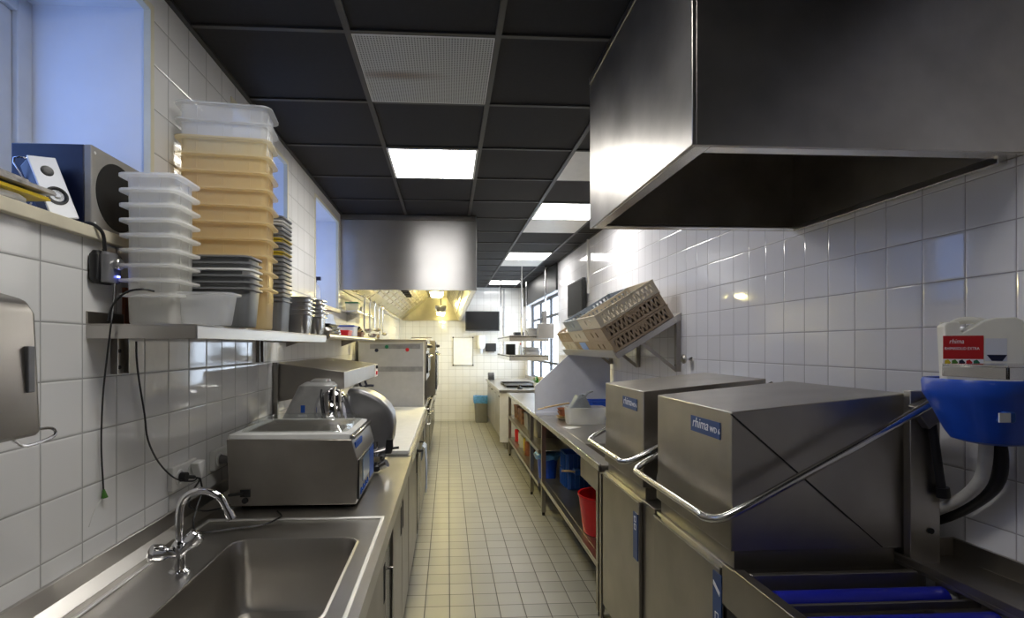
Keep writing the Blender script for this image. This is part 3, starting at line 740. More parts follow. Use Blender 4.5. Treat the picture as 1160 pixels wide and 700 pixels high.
def container(name, w, d, h, lip, wall, r, mat, taper=.03, ribs=False, ripmat=None):
    """open-topped container; origin at the centre of its base"""
    rings = [rr(0, 0, w-2*taper-2*lip, d-2*taper-2*lip, r*.7, 0), rr(0, 0, w-2*taper-2*lip+.008, d-2*taper-2*lip+.008, r, .006),
             rr(0, 0, w-2*lip, d-2*lip, r, h-.008), rr(0, 0, w, d, r+lip*.6, h-.006), rr(0, 0, w, d, r+lip*.6, h),
             rr(0, 0, w-2*lip-wall, d-2*lip-wall, r, h), rr(0, 0, w-2*taper-2*lip-wall*2, d-2*taper-2*lip-wall*2, r*.8, wall+.004), rr(0, 0, w-2*taper-2*lip-.03, d-2*taper-2*lip-.03, r*.6, wall)]
    return MB().loft(rings)
def stack(name, label_f, cat, group, mk, n, x, y, z, step, rz=0.0, mats=None, jit=.0015):
    """n separate containers nested into each other"""
    proto = {}; out = []
    for i in range(n):
        m = mats(i) if mats else None
        key = m.name
        loc = (x+random.uniform(-jit, jit), y+random.uniform(-jit, jit), z+step*i)
        if key not in proto:
            mb = mk(); o = build(name, mb, m, None, origin=(0, 0, 0)); proto[key] = o
        else:
            o = proto[key].copy(); COL.objects.link(o)
        o.location = loc; o.rotation_euler = (0, 0, rz+random.uniform(-.01, .01))
        tag(o, label_f(i, n), cat, group); out.append(o)
    return out
def mk_gn6():
    mb = container('t', .180, .164, .088, .020, .003, .020, m_tub, taper=.006)
    return mb
def mk_gn6r():
    mb = mk_gn6()
    for x in (-.03, .03): mb.box(x-.0012, x+.0012, -.0635, -.060, .05, .080)
    for y in (-.025, .025): mb.box(.068, .0715, y-.0012, y+.0012, .05, .080)
    return mb
stack('food_tub', lambda i, n: 'frosted food tub, %s of the short white stack beside the sill' % ordtxt(i, n), 'food tub', 'frosted tubs stacked at the near end of the shelf', mk_gn6r, 9, -.874, 1.648, sz+.001, .0440, mats=lambda i: m_tub)
def mk_gn3():
    mb = container('t', .335, .178, .15, .018, .003, .022, m_tuby, taper=.007)
    for x in (-.09, 0.0, .09): mb.box(x-.0012, x+.0012, -.0725, -.069, .098, .140)
    for y in (-.03, .03): mb.box(.1475, .151, y-.0012, y+.0012, .098, .140)
    return mb
stack('food_tub', lambda i, n: ('%s food tub, %s of the tallest stack on the shelf' % ('clear' if i >= n-2 else 'yellowed', ordtxt(i, n))), 'food tub', 'large tubs in the tallest stack on the shelf', mk_gn3, 12, -.829, 2.03, sz+.001, .0608, rz=.12, mats=lambda i: m_tubclear if i >= 10 else m_tuby)
def mk_grey():
    return container('t', .325, .15, .13, .010, .003, .028, m_gngrey, taper=.012)
stack('food_pan', lambda i, n: '%s food pan, %s of the wide low stack behind the frosted tubs' % ('white' if i == 3 else 'dark grey', ordtxt(i, n)), 'food pan', 'grey pans in the low stack behind the small clear tub', mk_grey, 6, -.815, 1.835, sz+.001, .0212, mats=lambda i: m_white if i == 3 else m_gngrey)
def mk_dark():
    return container('t', .176, .165, .145, .008, .003, .02, m_gngrey, taper=.010)
def dmat(i): return m_yellow if i in (11, 14) else (m_white if i == 18 else m_gngrey)
stack('food_pan', lambda i, n: '%s pan, %s of the slim tall stack right of the yellowed tubs' % ({m_yellow: 'yellow', m_white: 'white', m_gngrey: 'dark grey'}[dmat(i)], ordtxt(i, n)), 'food pan', 'slim stack of small pans', mk_dark, 20, -.826, 2.465, sz+.001, .0198, mats=dmat, jit=.001)
o = build('food_tub', container('t', .185, .115, .098, .012, .003, .024, m_tubclear, taper=.014), m_tubclear, None, origin=(0, 0, 0)); o.location = (-.80+.055, 1.66, sz+.001); tag(o, 'single small clear food tub at the front lip of the wall shelf', 'food tub')
def mk_steel(): return container('t', .190, .165, .10, .016, .002, .025, st_gn, taper=.006)
stack('steel_pan', lambda i, n: 'stainless steel pan, %s of the nearer steel stack on the shelf' % ordtxt(i, n), 'steel pan', 'nearer stack of steel pans', mk_steel, 5, -.79, 2.74, sz+.001, .021, mats=lambda i: st_gn, jit=.004)
stack('steel_pan', lambda i, n: 'stainless steel pan, %s of the farther steel stack on the shelf' % ordtxt(i, n), 'steel pan', 'farther stack of steel pans', mk_steel, 5, -.785, 2.985, sz+.001, .023, mats=lambda i: st_gn, jit=.006)

# ------------------------------------------------------------------ window sill: speakers, papers, volume box
t = thing('subwoofer', 'dark blue cube subwoofer with round black cone on the window sill', 'speaker', (-1.13, 1.68, NZ0+.03))
z0 = NZ0+.03; z1 = 2.166
build('cabinet', MB().box(-1.245, -1.045, 1.562, 1.80, z0, z1), m_spkblue, t, bevel=.003)
fr = build('front_panel', MB().box(-1.045, -1.024, 1.562, 1.80, z0, z1), m_spkgrey, t, bevel=.003)
q = Matrix.Rotation(PI/2, 4, 'Y')
mb = MB(); mb.lathe([(.001, .0005), (.03, .0010), (.098, .0020), (.102, .0022), (.103, .0005), (.103, -.002)], (-1.024, 1.683, z0+.120), 48, M=q); build('cone', mb, m_dark, t)
mb = MB()
for yy in (1.577, 1.785):
    for zz in (z0+.02, z1-.02): mb.lathe([(.001, .002), (.004, .0015), (.005, -.001)], (-1.024, yy, zz), 10, M=q)
build('screw', mb, m_white, fr)
# small satellite speaker leaning in front of the sub
t = thing('satellite_speaker', 'small white-fronted speaker tilted on a wire stand beside the blue subwoofer', 'speaker', (-1.13, 1.50, z0))
M_ = Matrix.Translation((-1.055, 1.50, z0+.016)) @ Matrix.Rotation(math.radians(-21), 4, 'Y') @ Matrix.Rotation(math.radians(58), 4, 'Z') @ Matrix.Scale(1.12, 4)
mb = MB(); mb.box(-.028, .028, -.0, .045, 0, .155, M_.copy()); build('cabinet', mb, m_spkblue, t, bevel=.003)
mb = MB(); mb.box(-.030, .030, -.006, .0, -.003, .158, M_); fp = build('front_panel', mb, m_floorw, t, bevel=.002)
def disc(r, zc, rings, mat, nm):
    mb = MB(); mb.lathe(rings, (0, 0, 0), 24, M=M_ @ Matrix.Translation((0, -.006, zc)) @ Matrix.Rotation(PI/2, 4, 'X')); build(nm, mb, mat, fp)
disc(.02, .055, [(.024, 0), (.024, .002), (.019, .003), (.014, -.001), (.001, -.0005)], m_black, 'woofer_cone')
disc(.01, .055, [(.008, .001), (.006, .004), (.001, .005)], m_floorw, 'dust_cap')
disc(.012, .12, [(.014, 0), (.013, .002), (.006, .0005), (.001, .001)], m_black, 'tweeter')
mb = MB(); P = lambda x, y, z: tuple(M_ @ Vector((x, y, z)))
mb.tube([P(-.02, .05, .10), P(-.045, .03, .155), P(-.035, .02, .165), P(0, .02, .16)], .0025, 6, smooth=2); mb.tube([P(-.034, .045, .06), (-1.175, 1.50, z0+.002), (-1.10, 1.495, z0+.002), P(.02, .02, -.004)], .0025, 6)
build('wire_stand', mb, chrome, t)
# stack of papers and trays on the sill
def paper(i, x0, x1, y0, y1, z, th, mat, label, rz, tilt=0, cat='newspaper', name='newspaper'):
    M_ = Matrix.Translation(((x0+x1)/2, (y0+y1)/2, z)) @ Matrix.Rotation(rz, 4, 'Z') @ Matrix.Rotation(tilt, 4, 'X')
    w, d = (x1-x0)/2, (y1-y0)/2
    mb = MB()
    for k in range(3): mb.box(-w+.002*k, w-.002*k, -d+.003*k, d-.002*((k+1) % 2)-.001*k, th*k/3, th*(k+1)/3-.0004, M_)
    return tag(build(name, mb, mat), label, cat, 'papers and trays on the window sill')
zc = z0+.001
tb = thing('crumpled_bag', 'crumpled pale plastic bag under the yellow folder on the window sill', 'bag', (-1.13, 1.28, z0), None)
mb = MB(); rings = []
for k in range(7):
    a = k/6; rr_ = (.07*math.sin(PI*(.15+.7*a)))
    rings.append([Vector((-1.10+rr_*math.cos(b*PI/6)*(1+.18*math.sin(b*2.3+k)), 1.30+1.5*rr_*math.sin(b*PI/6)*(1+.15*math.cos(b*3+k)), z0+.042*a)) for b in range(12)])
mb.loft(rings); build('bag_body', mb, m_tubclear, tb)
paper(0, -1.26, -1.05, 1.10, 1.44, z0+.043, .010, m_yellow, 'yellow plastic folder under the newspapers on the window sill', -.05, 0, 'folder', 'folder')
paper(1, -1.25, -1.06, 1.12, 1.42, z0+.054, .009, m_black, 'black tray between the yellow folder and the newspapers on the sill', .06, 0, 'tray', 'tray')
paper(2, -1.26, -1.05, 1.08, 1.46, z0+.064, .012, m_newsp, 'folded newspaper lying just above the black tray on the window sill', -.04)
paper(3, -1.25, -1.06, 1.06, 1.40, z0+.077, .012, m_newsp, 'top newspaper of the pile on the window sill', .05)
# volume control hanging from its cable
t = thing('volume_control', 'small black and silver speaker volume control hanging by its cable below the sill', 'controller', (XL+.02, 1.575, 1.755))
mb = MB(); mb.loft([rr(-1.0, 1.57, .018, .066, .008, 1.765, 4), rr(-.999, 1.57, .028, .085, .012, 1.775, 4), rr(-.999, 1.57, .028, .085, .012, 1.845, 4), rr(-1.0, 1.57, .018, .064, .008, 1.858, 4)]); build('case', mb, m_black, t)
mb = MB(); mb.loft([rr(-.978, 1.573, .022, .070, .010, 1.768, 4), rr(-.976, 1.573, .026, .074, .010, 1.845, 4), rr(-.978, 1.573, .018, .06, .008, 1.855, 4)]); fp = build('silver_front', mb, m_meter, t)
mb = MB(); mb.lathe([(.017, 0), (.017, .012), (.015, .014), (.001, .014)], (-.964, 1.578, 1.823), 20, M=q); build('knob', mb, st_bright, fp)
build('blue_light', MB().box(-.9645, -.961, 1.580, 1.590, 1.785, 1.790), m_led, fp)
mb = MB(); mb.tube([(-1.04, 1.53, z0+.006), (-1.005, 1.525, z0+.008), (-.984, 1.53, z0-.004), (-.980, 1.545, 1.90), (-.985, 1.56, 1.852)], .005, 8, smooth=4); build('cable', mb, m_black, t)
mb = MB(); mb.tube([(-.985, 1.55, 1.862), (-.975, 1.58, 1.80), (-.968, 1.575, 1.765), (-.95, 1.54, 1.70), (-.94, 1.515, 1.65), (-.95, 1.518, 1.58), (-.99, 1.56, 1.45), (-1.005, 1.575, 1.30), (-1.008, 1.59, 1.16)], .0024, 6, smooth=4)
c = thing('thin_cable', 'thin black cable running down the left wall with a green end', 'cable', (-1.0, 1.58, 1.13))
build('wire', mb, m_black, c)
mb = MB(); mb.cyl((-1.008, 1.59, 1.165), (-1.006, 1.592, 1.140), .003, 8, r1=.009); build('green_end', mb, m_green if False else m_leaf, c)
mb = MB(); mb.tube([(-1.008, 1.585, 1.140), (-1.008, 1.56, 1.125), (-1.008, 1.54, 1.10), (-1.010, 1.53, 1.075)], .0010, 5, smooth=2); build('stripped_wire', mb, m_offwhite, c)
mb = MB(); mb.tube([(-.95, 1.518, 1.655), (-.935, 1.514, 1.70), (-.90, 1.514, 1.735), (-.86, 1.52, 1.745), (-.84, 1.545, 1.742)], .003, 6, smooth=4)
tag(build('loop_cable', mb, m_black), 'short black cable looped from the shelf corner up to the lowest frosted tub', 'cable')
mb = MB(); mb.tube([(-.99, 1.72, 1.60), (-.995, 1.73, 1.55), (-1.004, 1.76, 1.47), (-1.004, 1.79, 1.36), (-1.004, 1.81, 1.27), (-1.0, 1.87, 1.18), (-.985, 1.95, 1.105), (-.965, 2.03, 1.075), (-.96, 2.06, 1.078)], .0030, 6, smooth=4)
tag(build('power_cable', mb, m_black), 'black cable hanging from the wall shelf down to the socket near the tap', 'cable')

# ------------------------------------------------------------------ second shelf and its clutter, under the far hood edge
t = thing('wall_shelf', 'shorter steel wall shelf with rounded front rail beyond the tub shelf', 'shelf', (-.86, 4.2, 1.62))
mb = MB(); mb.box(XL, -.74, 3.22, 5.2, 1.640, 1.650); mb.cyl((-.73, 3.22, 1.645), (-.73, 5.2, 1.645), .016, 14); build('board', mb, st_top, t)
for y in (3.35, 5.05): build('bracket', MB().prism([(XL, 1.58), (XL, 1.64), (-.85, 1.64)], 'Y', y, y+.004), st_panel, t)
build('end_clamp', MB().loft([rr(-.79, 3.26, .12, .10, .03, 1.652), rr(-.78, 3.26, .14, .11, .03, 1.68), rr(-.79, 3.26, .12, .10, .03, 1.70)]), st_dark, t)
def mk_tray(): return container('t', .25, .30, .03, .008, .002, .02, m_black, taper=.01)
stack('baking_tray', lambda i, n: 'black baking tray, %s of the small pile on the second wall shelf' % ordtxt(i, n), 'tray', 'black trays on the second wall shelf', mk_tray, 3, -.87, 3.50, 1.651, .024, mats=lambda i: m_blackgloss, jit=.012)
def bottle(name, x, y, z, h, r, mat, capmat, label, cat='bottle', spray=False, ch=.03, group=None):
    t = thing(name, label, cat, (x, y, z), group)
    build('bottle_body', MB().lathe([(.001, 0), (r*.95, 0), (r, .006), (r, h*.62), (r*.8, h*.75), (r*.38, h*.86), (r*.38, h*.9)], (x, y, z), 16), mat, t)
    mb = MB(); mb.lathe([(r*.42, h*.88), (r*.45, h), (r*.3, h+.004), (.001, h+.004)], (x, y, z), 12)
    if spray: mb.box(x-.012, x+.05, y-.012, y+.012, z+h*.98, z+h*1.12)
    build('cap', mb, capmat, t)
    return t
bottle('spray_bottle', -1.0-.08, 4.30, NZ0+.03, .20, .045, m_tubclear, m_navy, 'clear spray bottle with dark blue head on the third window sill', 'bottle', True)
mb = MB(); rings = []
for k in range(6):
    a = k/5; rings.append([Vector((-.90+.10*(1-a*.6)*math.cos(b*PI/6)*(1+.2*math.sin(b*2+k)), 3.95+.16*(1-a*.6)*math.sin(b*PI/6)*(1+.2*math.cos(b*3-k)), 1.651+.17*a)) for b in range(12)])
mb.loft(rings); tag(build('folded_cloth', mb, m_cloth), 'pale blue crumpled cloth on the second wall shelf behind the black trays', 'cloth')
def small_box(x0, x1, y0, y1, z0, h, mat, name, label, cat, lidm=None):
    t = thing(name, label, cat, ((x0+x1)/2, (y0+y1)/2, z0))
    build('box_body', MB().loft([rr((x0+x1)/2, (y0+y1)/2, x1-x0-.01, y1-y0-.01, .008, z0), rr((x0+x1)/2, (y0+y1)/2, x1-x0, y1-y0, .012, z0+h)]), mat, t)
    build('lid', MB().loft([rr((x0+x1)/2, (y0+y1)/2, x1-x0+.008, y1-y0+.008, .014, z0+h), rr((x0+x1)/2, (y0+y1)/2, x1-x0+.008, y1-y0+.008, .014, z0+h+.012)]), lidm or mat, t)
    return t
small_box(-.93, -.80, 4.25, 4.42, 1.651, .05, m_red, 'storage_box', 'small red box on the second wall shelf beside the pale cloth', 'box')
small_box(-.96, -.80, 4.50, 4.70, 1.651, .10, m_bluegrey, 'storage_box', 'bluish grey lidded box standing on the second wall shelf', 'box', m_blue)
small_box(-.90, -.78, 4.78, 4.92, 1.651, .05, m_bread, 'storage_box', 'orange brown packet at the far end of the second wall shelf', 'box')
t = thing('upper_shelf', 'thin steel shelf above the second wall shelf in front of the hood', 'shelf', (-.93, 4.95, 1.93))
build('board', MB().box(XL, -.84, 4.93, 6.1, 1.905, 1.918), st_bright, t); 
build('bracket', MB().prism([(XL, 1.82), (XL, 1.905), (-.87, 1.905)], 'Y', 5.3, 5.305), st_bright, t)
small_box(-.98, -.86, 5.05, 5.20, 1.919, .075, m_tub, 'storage_box', 'white tub with dark green lid on the thin upper shelf', 'box', m_green)
small_box(-1.0, -.87, 5.35, 5.50, 1.919, .05, m_bluegrey, 'storage_box', 'flat grey box beside the green-lidded tub', 'box')
# hanging rail with ladles
t = thing('utensil_rail', 'steel rail fixed under the hood edge carrying hanging ladles', 'rail', (-.86, 6.2, 2.06))
mb = MB(); mb.cyl((-.84, 5.15, 2.075), (-.84, 7.3, 2.075), .009, 10)
for y in (5.2, 7.25): mb.cyl((-.84, y, 2.075), (-.94, y, 2.122), .006, 8)
build('rail', mb, st_bright, t)
UT = [('ladle', .36, 'round-bowled ladle'), ('skimmer', .40, 'flat perforated skimmer'), ('ladle', .33, 'short deep ladle'), ('spatula', .38, 'long flat spatula'), ('ladle', .36, 'small-bowled ladle')]
wh = ['nearest on', 'second along', 'in the middle of', 'fourth along', 'farthest on']
for i, (nm, L, ds) in enumerate(UT):
    y = 5.24+i*.36
    t = thing(nm, 'steel %s hanging %s the rail below the left hood' % (ds, wh[i]), nm, (-.83, y, 2.07-L))
    mb = MB(); mb.tube([(-.84, y, 2.078), (-.827, y, 2.092), (-.820, y, 2.07), (-.83, y, 2.03), (-.83, y, 2.07-L+.04)], .009, 8); build('handle', mb, chrome, t)
    if nm == 'spatula': mb = MB(); mb.box(-.845, -.815, y-.03, y+.03, 2.07-L-.05, 2.07-L+.045)
    else:
        r = .05 if i != 4 else .038
        mb = MB(); mb.lathe([(r, 0), (r*.9, -.02), (r*.5, -.036), (.001, -.04), (.001, -.037), (r*.45, -.033), (r*.85, -.018), (r*.95, 0)], (-.83+r*.6, y, 2.07-L+.045), 16)
    build('bowl' if nm != 'spatula' else 'blade', mb, chrome, t)
t = thing('knife_holder', 'wall rack holding orange and black handled knives above the grey partition', 'knife rack', (-.9, 5.55, 1.66))
build('rack', MB().box(XL, XL+.03, 5.3, 5.72, 1.66, 1.70), st_bright, t)
for i in range(4):
    y = 5.36+i*.1
    mb = MB(); mb.tube([(XL+.045, y, 1.69), (XL+.12, y+.02, 1.78-.02*i)], .012, 8); build('knife_handle', mb, m_wood if i % 2 else m_black, t)

# ------------------------------------------------------------------ grey partition with magnet strips
t = thing('partition_panel', 'upright light grey partition standing on the counter before the ovens', 'partition', (-.64, 5.72, .905))
build('panel', MB().box(XL+.05, -.268, 5.705, 5.74, .905, 1.625), m_grey, t, bevel=.003)
build('edge_trim', MB().box(-.268, -.258, 5.703, 5.742, .905, 1.63), m_offwhite, t)
m_strip = plain('magnet_strip', (.26, .26, .27), .5, var=.2)
build('magnet_strip', MB().box(-.84, -.30, 5.698, 5.705, 1.555, 1.605), m_strip, t)
build('magnet_strip', MB().box(-.76, -.275, 5.698, 5.705, 1.31, 1.362), m_strip, t)
for (x, z, m, nm) in ((-.66, 1.577, m_green, 'green'), (-.44, 1.545, m_red, 'red'), (-.77, 1.54, m_navy, 'black')):
    mb = MB(); mb.lathe([(.02, 0), (.02, .008), (.016, .011), (.001, .011)], (x, 5.698 if z > 1.55 else 5.705, z), 16, M=Matrix.Rotation(PI/2, 4, 'X'))
    tag(build('magnet', mb, m), 'round %s magnet near the top of the grey partition' % nm, 'magnet', 'magnets on the grey partition')

# ------------------------------------------------------------------ cooking line
def oven(y0, y1, z0, z1, x1, label, knobs=3, name='oven', open_top=False):
    t = thing(name, label, 'oven', (-.6, (y0+y1)/2, z0))
    build('body', MB().box(-.98, x1, y0, y1, z0, z1), st_panel, t, bevel=.004)
    d = build('door', MB().box(x1, x1+.02, y0+.04, y1-.04, z0+.08, z1-.16), m_blackgloss, t, bevel=.004)
    mb = MB(); mb.tube([(x1+.02, y0+.10, z1-.19), (x1+.055, y0+.10, z1-.19), (x1+.055, y1-.10, z1-.19), (x1+.02, y1-.10, z1-.19)], .010, 10); build('handle', mb, st_bright, d)
    build('control_strip', MB().box(x1, x1+.012, y0+.02, y1-.02, z1-.13, z1-.02), st_bright, t)
    for k in range(knobs):
        yy = y0+(k+.5)*(y1-y0)/knobs
        mb = MB(); mb.cyl((x1+.012, yy, z1-.075), (x1+.045, yy, z1-.075), .024, 14, r1=.018); build('knob', mb, m_black, t)
    if z0 < .2:
        mb = MB()
        for yy in (y0+.06, y1-.06):
            for xx in (-.93, x1-.06): mb.cyl((xx, yy, 0), (xx, yy, z0), .02, 10)
        build('foot', mb, m_black, t)
    return t
t = oven(5.78, 6.9, .12, .90, -.262, 'steel cooking range next to the grey partition', 4, 'cooking_range')
mb = MB()
for yy in (6.0, 6.35, 6.7):
    for xx in (-.80, -.50): mb.lathe([(.05, 0), (.09, .004), (.09, .012), (.05, .014), (.02, .014)], (xx, yy, .90), 16)
build('burner', mb, m_black, t)
oven(6.92, 8.2, .12, .90, -.262, 'steel cooking range in the middle of the cooking line', 4, 'cooking_range')
oven(8.22, 9.6, .12, .90, -.262, 'steel cooking range at the far end of the cooking line', 4, 'cooking_range')
mb = MB(); mb.cyl((-.205, 5.8, .885), (-.205, 9.6, .885), .012, 10)
for y in (5.85, 7.0, 8.2, 9.5): mb.cyl((-.262, y, .885), (-.205, y, .885), .008, 8)
tag(build('guard_rail', mb, st_bright), 'long steel guard rail along the front of the cooking line', 'rail')
oven(5.82, 6.75, 1.20, 1.66, -.24, 'dark upper oven above the nearest cooking range, just behind the partition', 4, 'salamander_grill')
t = oven(7.1, 8.3, .915, 1.66, -.17, 'tall dark steel oven standing on the middle cooking range', 2, 'upper_oven')
mb = MB(); mb.tube([(-.5, 7.2, 1.66), (-.5, 7.2, 1.70), (-.22, 7.2, 1.70), (-.22, 7.2, 1.66)], .008, 8); build('top_rail', mb, st_bright, t)
t = thing('grill_stand', 'steel legs carrying the upper oven behind the partition', 'stand', (-.6, 6.3, .90))
mb = MB()
for yy in (5.85, 6.72):
    for xx in (-.95, -.28): mb.box(xx-.015, xx+.015, yy-.015, yy+.015, .9, 1.20)
build('leg', mb, st_panel, t)
t = thing('stock_pot', 'steel stock pot on the nearest cooking range', 'pot', (-.42, 6.3, .915))
build('pot_body', MB().lathe([(.001, 0), (.125, 0), (.13, .01), (.13, .17), (.135, .175), (.127, .17), (.125, .012), (.001, .01)], (-.42, 6.3, .915), 28), st_bright, t)
mb = MB()
for s_ in (-1, 1): mb.tube([(-.42, 6.3+s_*.13, 1.05), (-.42, 6.3+s_*.165, 1.055), (-.36, 6.3+s_*.165, 1.055), (-.36, 6.3+s_*.11, 1.05)], .006, 8)
build('handle', mb, st_bright, t)

# ------------------------------------------------------------------ far wall
def screen(name, x0, x1, y, z0, z1, label):
    t = thing(name, label, 'television', ((x0+x1)/2, y, z0))
    build('case', MB().box(x0, x1, y-.05, y, z0, z1), m_black, t, bevel=.004)
    build('display', MB().box(x0+.02, x1-.02, y-.053, y-.05, z0+.03, z1-.02), m_blackgloss, t)
    build('wall_mount', MB().box((x0+x1)/2-.1, (x0+x1)/2+.1, y, YF, z0+.12, z1-.12), m_black, t)
screen('television', .367, 1.082, 11.0, 1.905, 2.316, 'flat black television high on the far wall')
t = thing('whiteboard', 'small blank whiteboard with thin dark frame on the far wall', 'whiteboard', (.32, YF-.02, 1.17))
build('board', MB().box(.115, .525, YF-.012, YF, 1.185, 1.762), m_white, t)
mb = MB()
for a in ((.105, .115, 1.175, 1.772), (.525, .536, 1.175, 1.772), (.115, .525, 1.175, 1.185), (.115, .525, 1.762, 1.772)): mb.box(a[0], a[1], YF-.02, YF, a[2], a[3])
build('frame', mb, st_dark, t)
mb = MB()
for xx in (.11, .53):
    for zz in (1.18, 1.767): mb.box(xx-.014, xx+.014, YF-.024, YF-.001, zz-.014, zz+.014)
build('corner_cap', mb, m_black, t)
t = thing('paper_roll_dispenser', 'white round towel roll dispenser between whiteboard and black box on the far wall', 'towel dispenser', (.70, YF-.08, 1.48))
build('housing', MB().loft([rr(.70, YF-.075, .13, .15, .06, 1.53, 6), rr(.70, YF-.075, .18, .15, .07, 1.60, 6), rr(.70, YF-.075, .18, .15, .07, 1.78, 6), rr(.70, YF-.075, .14, .13, .06, 1.81, 6)]), m_white, t)
build('outlet', MB().loft([rr(.70, YF-.075, .05, .05, .02, 1.43, 4), rr(.70, YF-.075, .07, .07, .03, 1.53, 4)]), m_bluegrey, t)
t = thing('wall_dispenser', 'small black box dispenser on the far wall under the television', 'dispenser', (.90, YF-.05, 1.46))
build('housing', MB().box(.80, 1.02, YF-.10, YF, 1.47, 1.645), m_black, t, bevel=.015)
build('outlet', MB().box(.84, .98, YF-.085, YF-.02, 1.445, 1.47), st_dark, t)
mb = MB(); mb.cyl((1.19, YF-.02, 1.4), (1.19, YF-.02, 2.80), .014, 10)
for z in (1.6, 2.0, 2.4): mb.box(1.165, 1.215, YF-.03, YF, z, z+.02)
tag(build('conduit_pipe', mb, m_grey), 'grey vertical conduit pipe on the far wall right of the television', 'pipe')
t = thing('waste_bin', 'grey waste bin lined with a blue bag against the far wall', 'bin', (.70, 10.9, 0))
build('bin_body', MB().loft([rr(.70, 10.9, .24, .20, .03, 0), rr(.70, 10.9, .25, .21, .03, .01), rr(.70, 10.9, .31, .26, .035, .50), rr(.70, 10.9, .29, .24, .03, .50), rr(.70, 10.9, .23, .19, .03, .02)]), m_bincan, t)
mb = MB(); R_ = []
for (w, d, z) in ((.325, .275, .40), (.34, .29, .43), (.335, .285, .47), (.34, .29, .50), (.33, .28, .545), (.28, .23, .53), (.27, .22, .3)):
    ring = rr(.70, 10.9, w, d, .04, z, 5); ring = [p+Vector((random.uniform(-.006, .006), random.uniform(-.006, .006), random.uniform(-.012, .012))) for p in ring]; R_.append(ring)
mb.loft(R_, False, True); build('bin_liner', mb, m_bluebag, t)

# ------------------------------------------------------------------ far right counter
t = thing('far_cabinet', 'steel fronted cabinet run with white end panel below the pass window', 'cabinet', (1.2, 9.4, 0))
build('body', MB().box(.84, 1.60, 7.96, 10.75, .10, .875), st_panel, t)
build('end_panel', MB().box(.79, 1.60, 7.93, 7.955, .12, .875), m_offwhite, t)
for k in range(4):
    a = 7.98+k*.69
    d = build('door', MB().box(.815, .838, a+.01, a+.68, .14, .85), st_panel, t, bevel=.003)
    mb = MB(); mb.tube([(.815, a+.08, .80), (.79, a+.08, .80), (.79, a+.24, .80), (.815, a+.24, .80)], .006, 8); build('handle', mb, chrome if k % 2 else m_black, d)
build('plinth', MB().box(.90, 1.58, 7.99, 10.72, 0, .10), st_dark, t)
t = thing('far_worktop', 'steel worktop of the far right counter', 'worktop', (1.2, 9.4, .88))
build('top', MB().box(.775, 1.64, 7.90, 10.78, .878, .918), st_top, t, bevel=.003)
build('upstand', MB().box(1.625, 1.642, 7.90, 10.78, .918, .99), st_top, t)
t = thing('card_terminal', 'small black device at the far end of the far right worktop', 'device', (.86, 10.4, .918))
build('case', MB().prism([(10.30, .918), (10.48, .918), (10.48, 1.05), (10.40, 1.06), (10.32, .98)], 'X', .80, .92), m_black, t, bevel=.008)
build('screen', MB().box(.80-.001, .80, 10.34, 10.44, .94, 1.0), m_blackgloss, t)
t = thing('steel_tray', 'long flat dark tray on the far right worktop below the hanging shelves', 'tray', (1.2, 8.8, .918))
build('tray', MB().loft([rr(1.2, 8.85, .50, .9, .02, .919), rr(1.2, 8.85, .54, .94, .03, .95), rr(1.2, 8.85, .52, .92, .03, .95), rr(1.2, 8.85, .48, .88, .02, .925)]), m_black, t)
t = thing('tongs_stand', 'small black bell-shaped utensil on the near edge of the far right worktop', 'utensil', (1.12, 8.1, .918))
build('base', MB().lathe([(.04, 0), (.045, .01), (.02, .03), (.012, .05), (.02, .06), (.001, .066)], (1.12, 8.1, .918), 14), m_black, t)

# hanging pass shelves on pipes
t = thing('hanging_rack', 'two-tier steel rack hung from the ceiling on pipes above the far right counter', 'rack', (1.2, 9, 1.38))
mb = MB()
for (x, y) in ((1.00, 9.9), (1.50, 9.9), (1.15, 8.1), (1.52, 8.1)): mb.cyl((x, y, 1.40), (x, y, ZC), .014, 10)
build('pipe', mb, st_bright, t)
mb = MB()
for z in (1.42, 1.72):
    mb.box(.95, 1.56, 8.0, 10.0, z, z+.012); mb.box(.95, .958, 8.0, 10.0, z-.06, z+.03); mb.box(.95, 1.56, 8.0, 8.008, z-.06, z+.03)
build('shelf', mb, st_bright, t)
mb = MB(); mb.box(.99, 1.10, 8.02, 8.3, 1.735, 1.86)
def mk_b(): return container('t', .26, .32, .065, .008, .002, .02, st_gn, taper=.012)
stack('steel_pan', lambda i, n: 'shallow steel tray, %s of the pile on the upper hanging shelf' % ordtxt(i, n), 'steel pan', 'steel trays on the upper hanging shelf', mk_b, 3, 1.38, 8.25, 1.733, .035, mats=lambda i: st_gn, jit=.01)
stack('steel_pan', lambda i, n: 'shallow steel tray, %s of the pile on the lower hanging shelf' % ordtxt(i, n), 'steel pan', 'steel trays on the lower hanging shelf', mk_b, 3, 1.34, 8.35, 1.433, .035, mats=lambda i: st_gn, jit=.01)
t = thing('small_speaker', 'square black speaker box on the lower hanging shelf', 'speaker', (1.02, 8.7, 1.433))
build('cabinet', MB().box(.97, 1.12, 8.62, 8.78, 1.433, 1.62), m_black, t, bevel=.006)
build('grille', MB().box(.985, 1.105, 8.615, 8.62, 1.45, 1.60), m_dark, t)
t = thing('hanging_box', 'steel ticket box fixed at the near end of the upper hanging shelf', 'box', (1.5, 8.02, 1.75))
build('box_body', MB().box(1.36, 1.60, 7.80, 7.985, 1.70, 1.93), st_hoodL, t, bevel=.005)
build('hanger', MB().box(1.43, 1.50, 7.86, 7.93, 1.93, 2.12), st_bright, t)
bottle('squeeze_bottle', 1.30, 9.3, 1.433, .2, .035, m_white, m_red, 'white squeeze bottle on the lower hanging shelf')
small_box(1.16, 1.32, 9.0, 9.25, 1.733, .08, m_black, 'storage_box', 'low black lidded box on the upper hanging shelf', 'box')
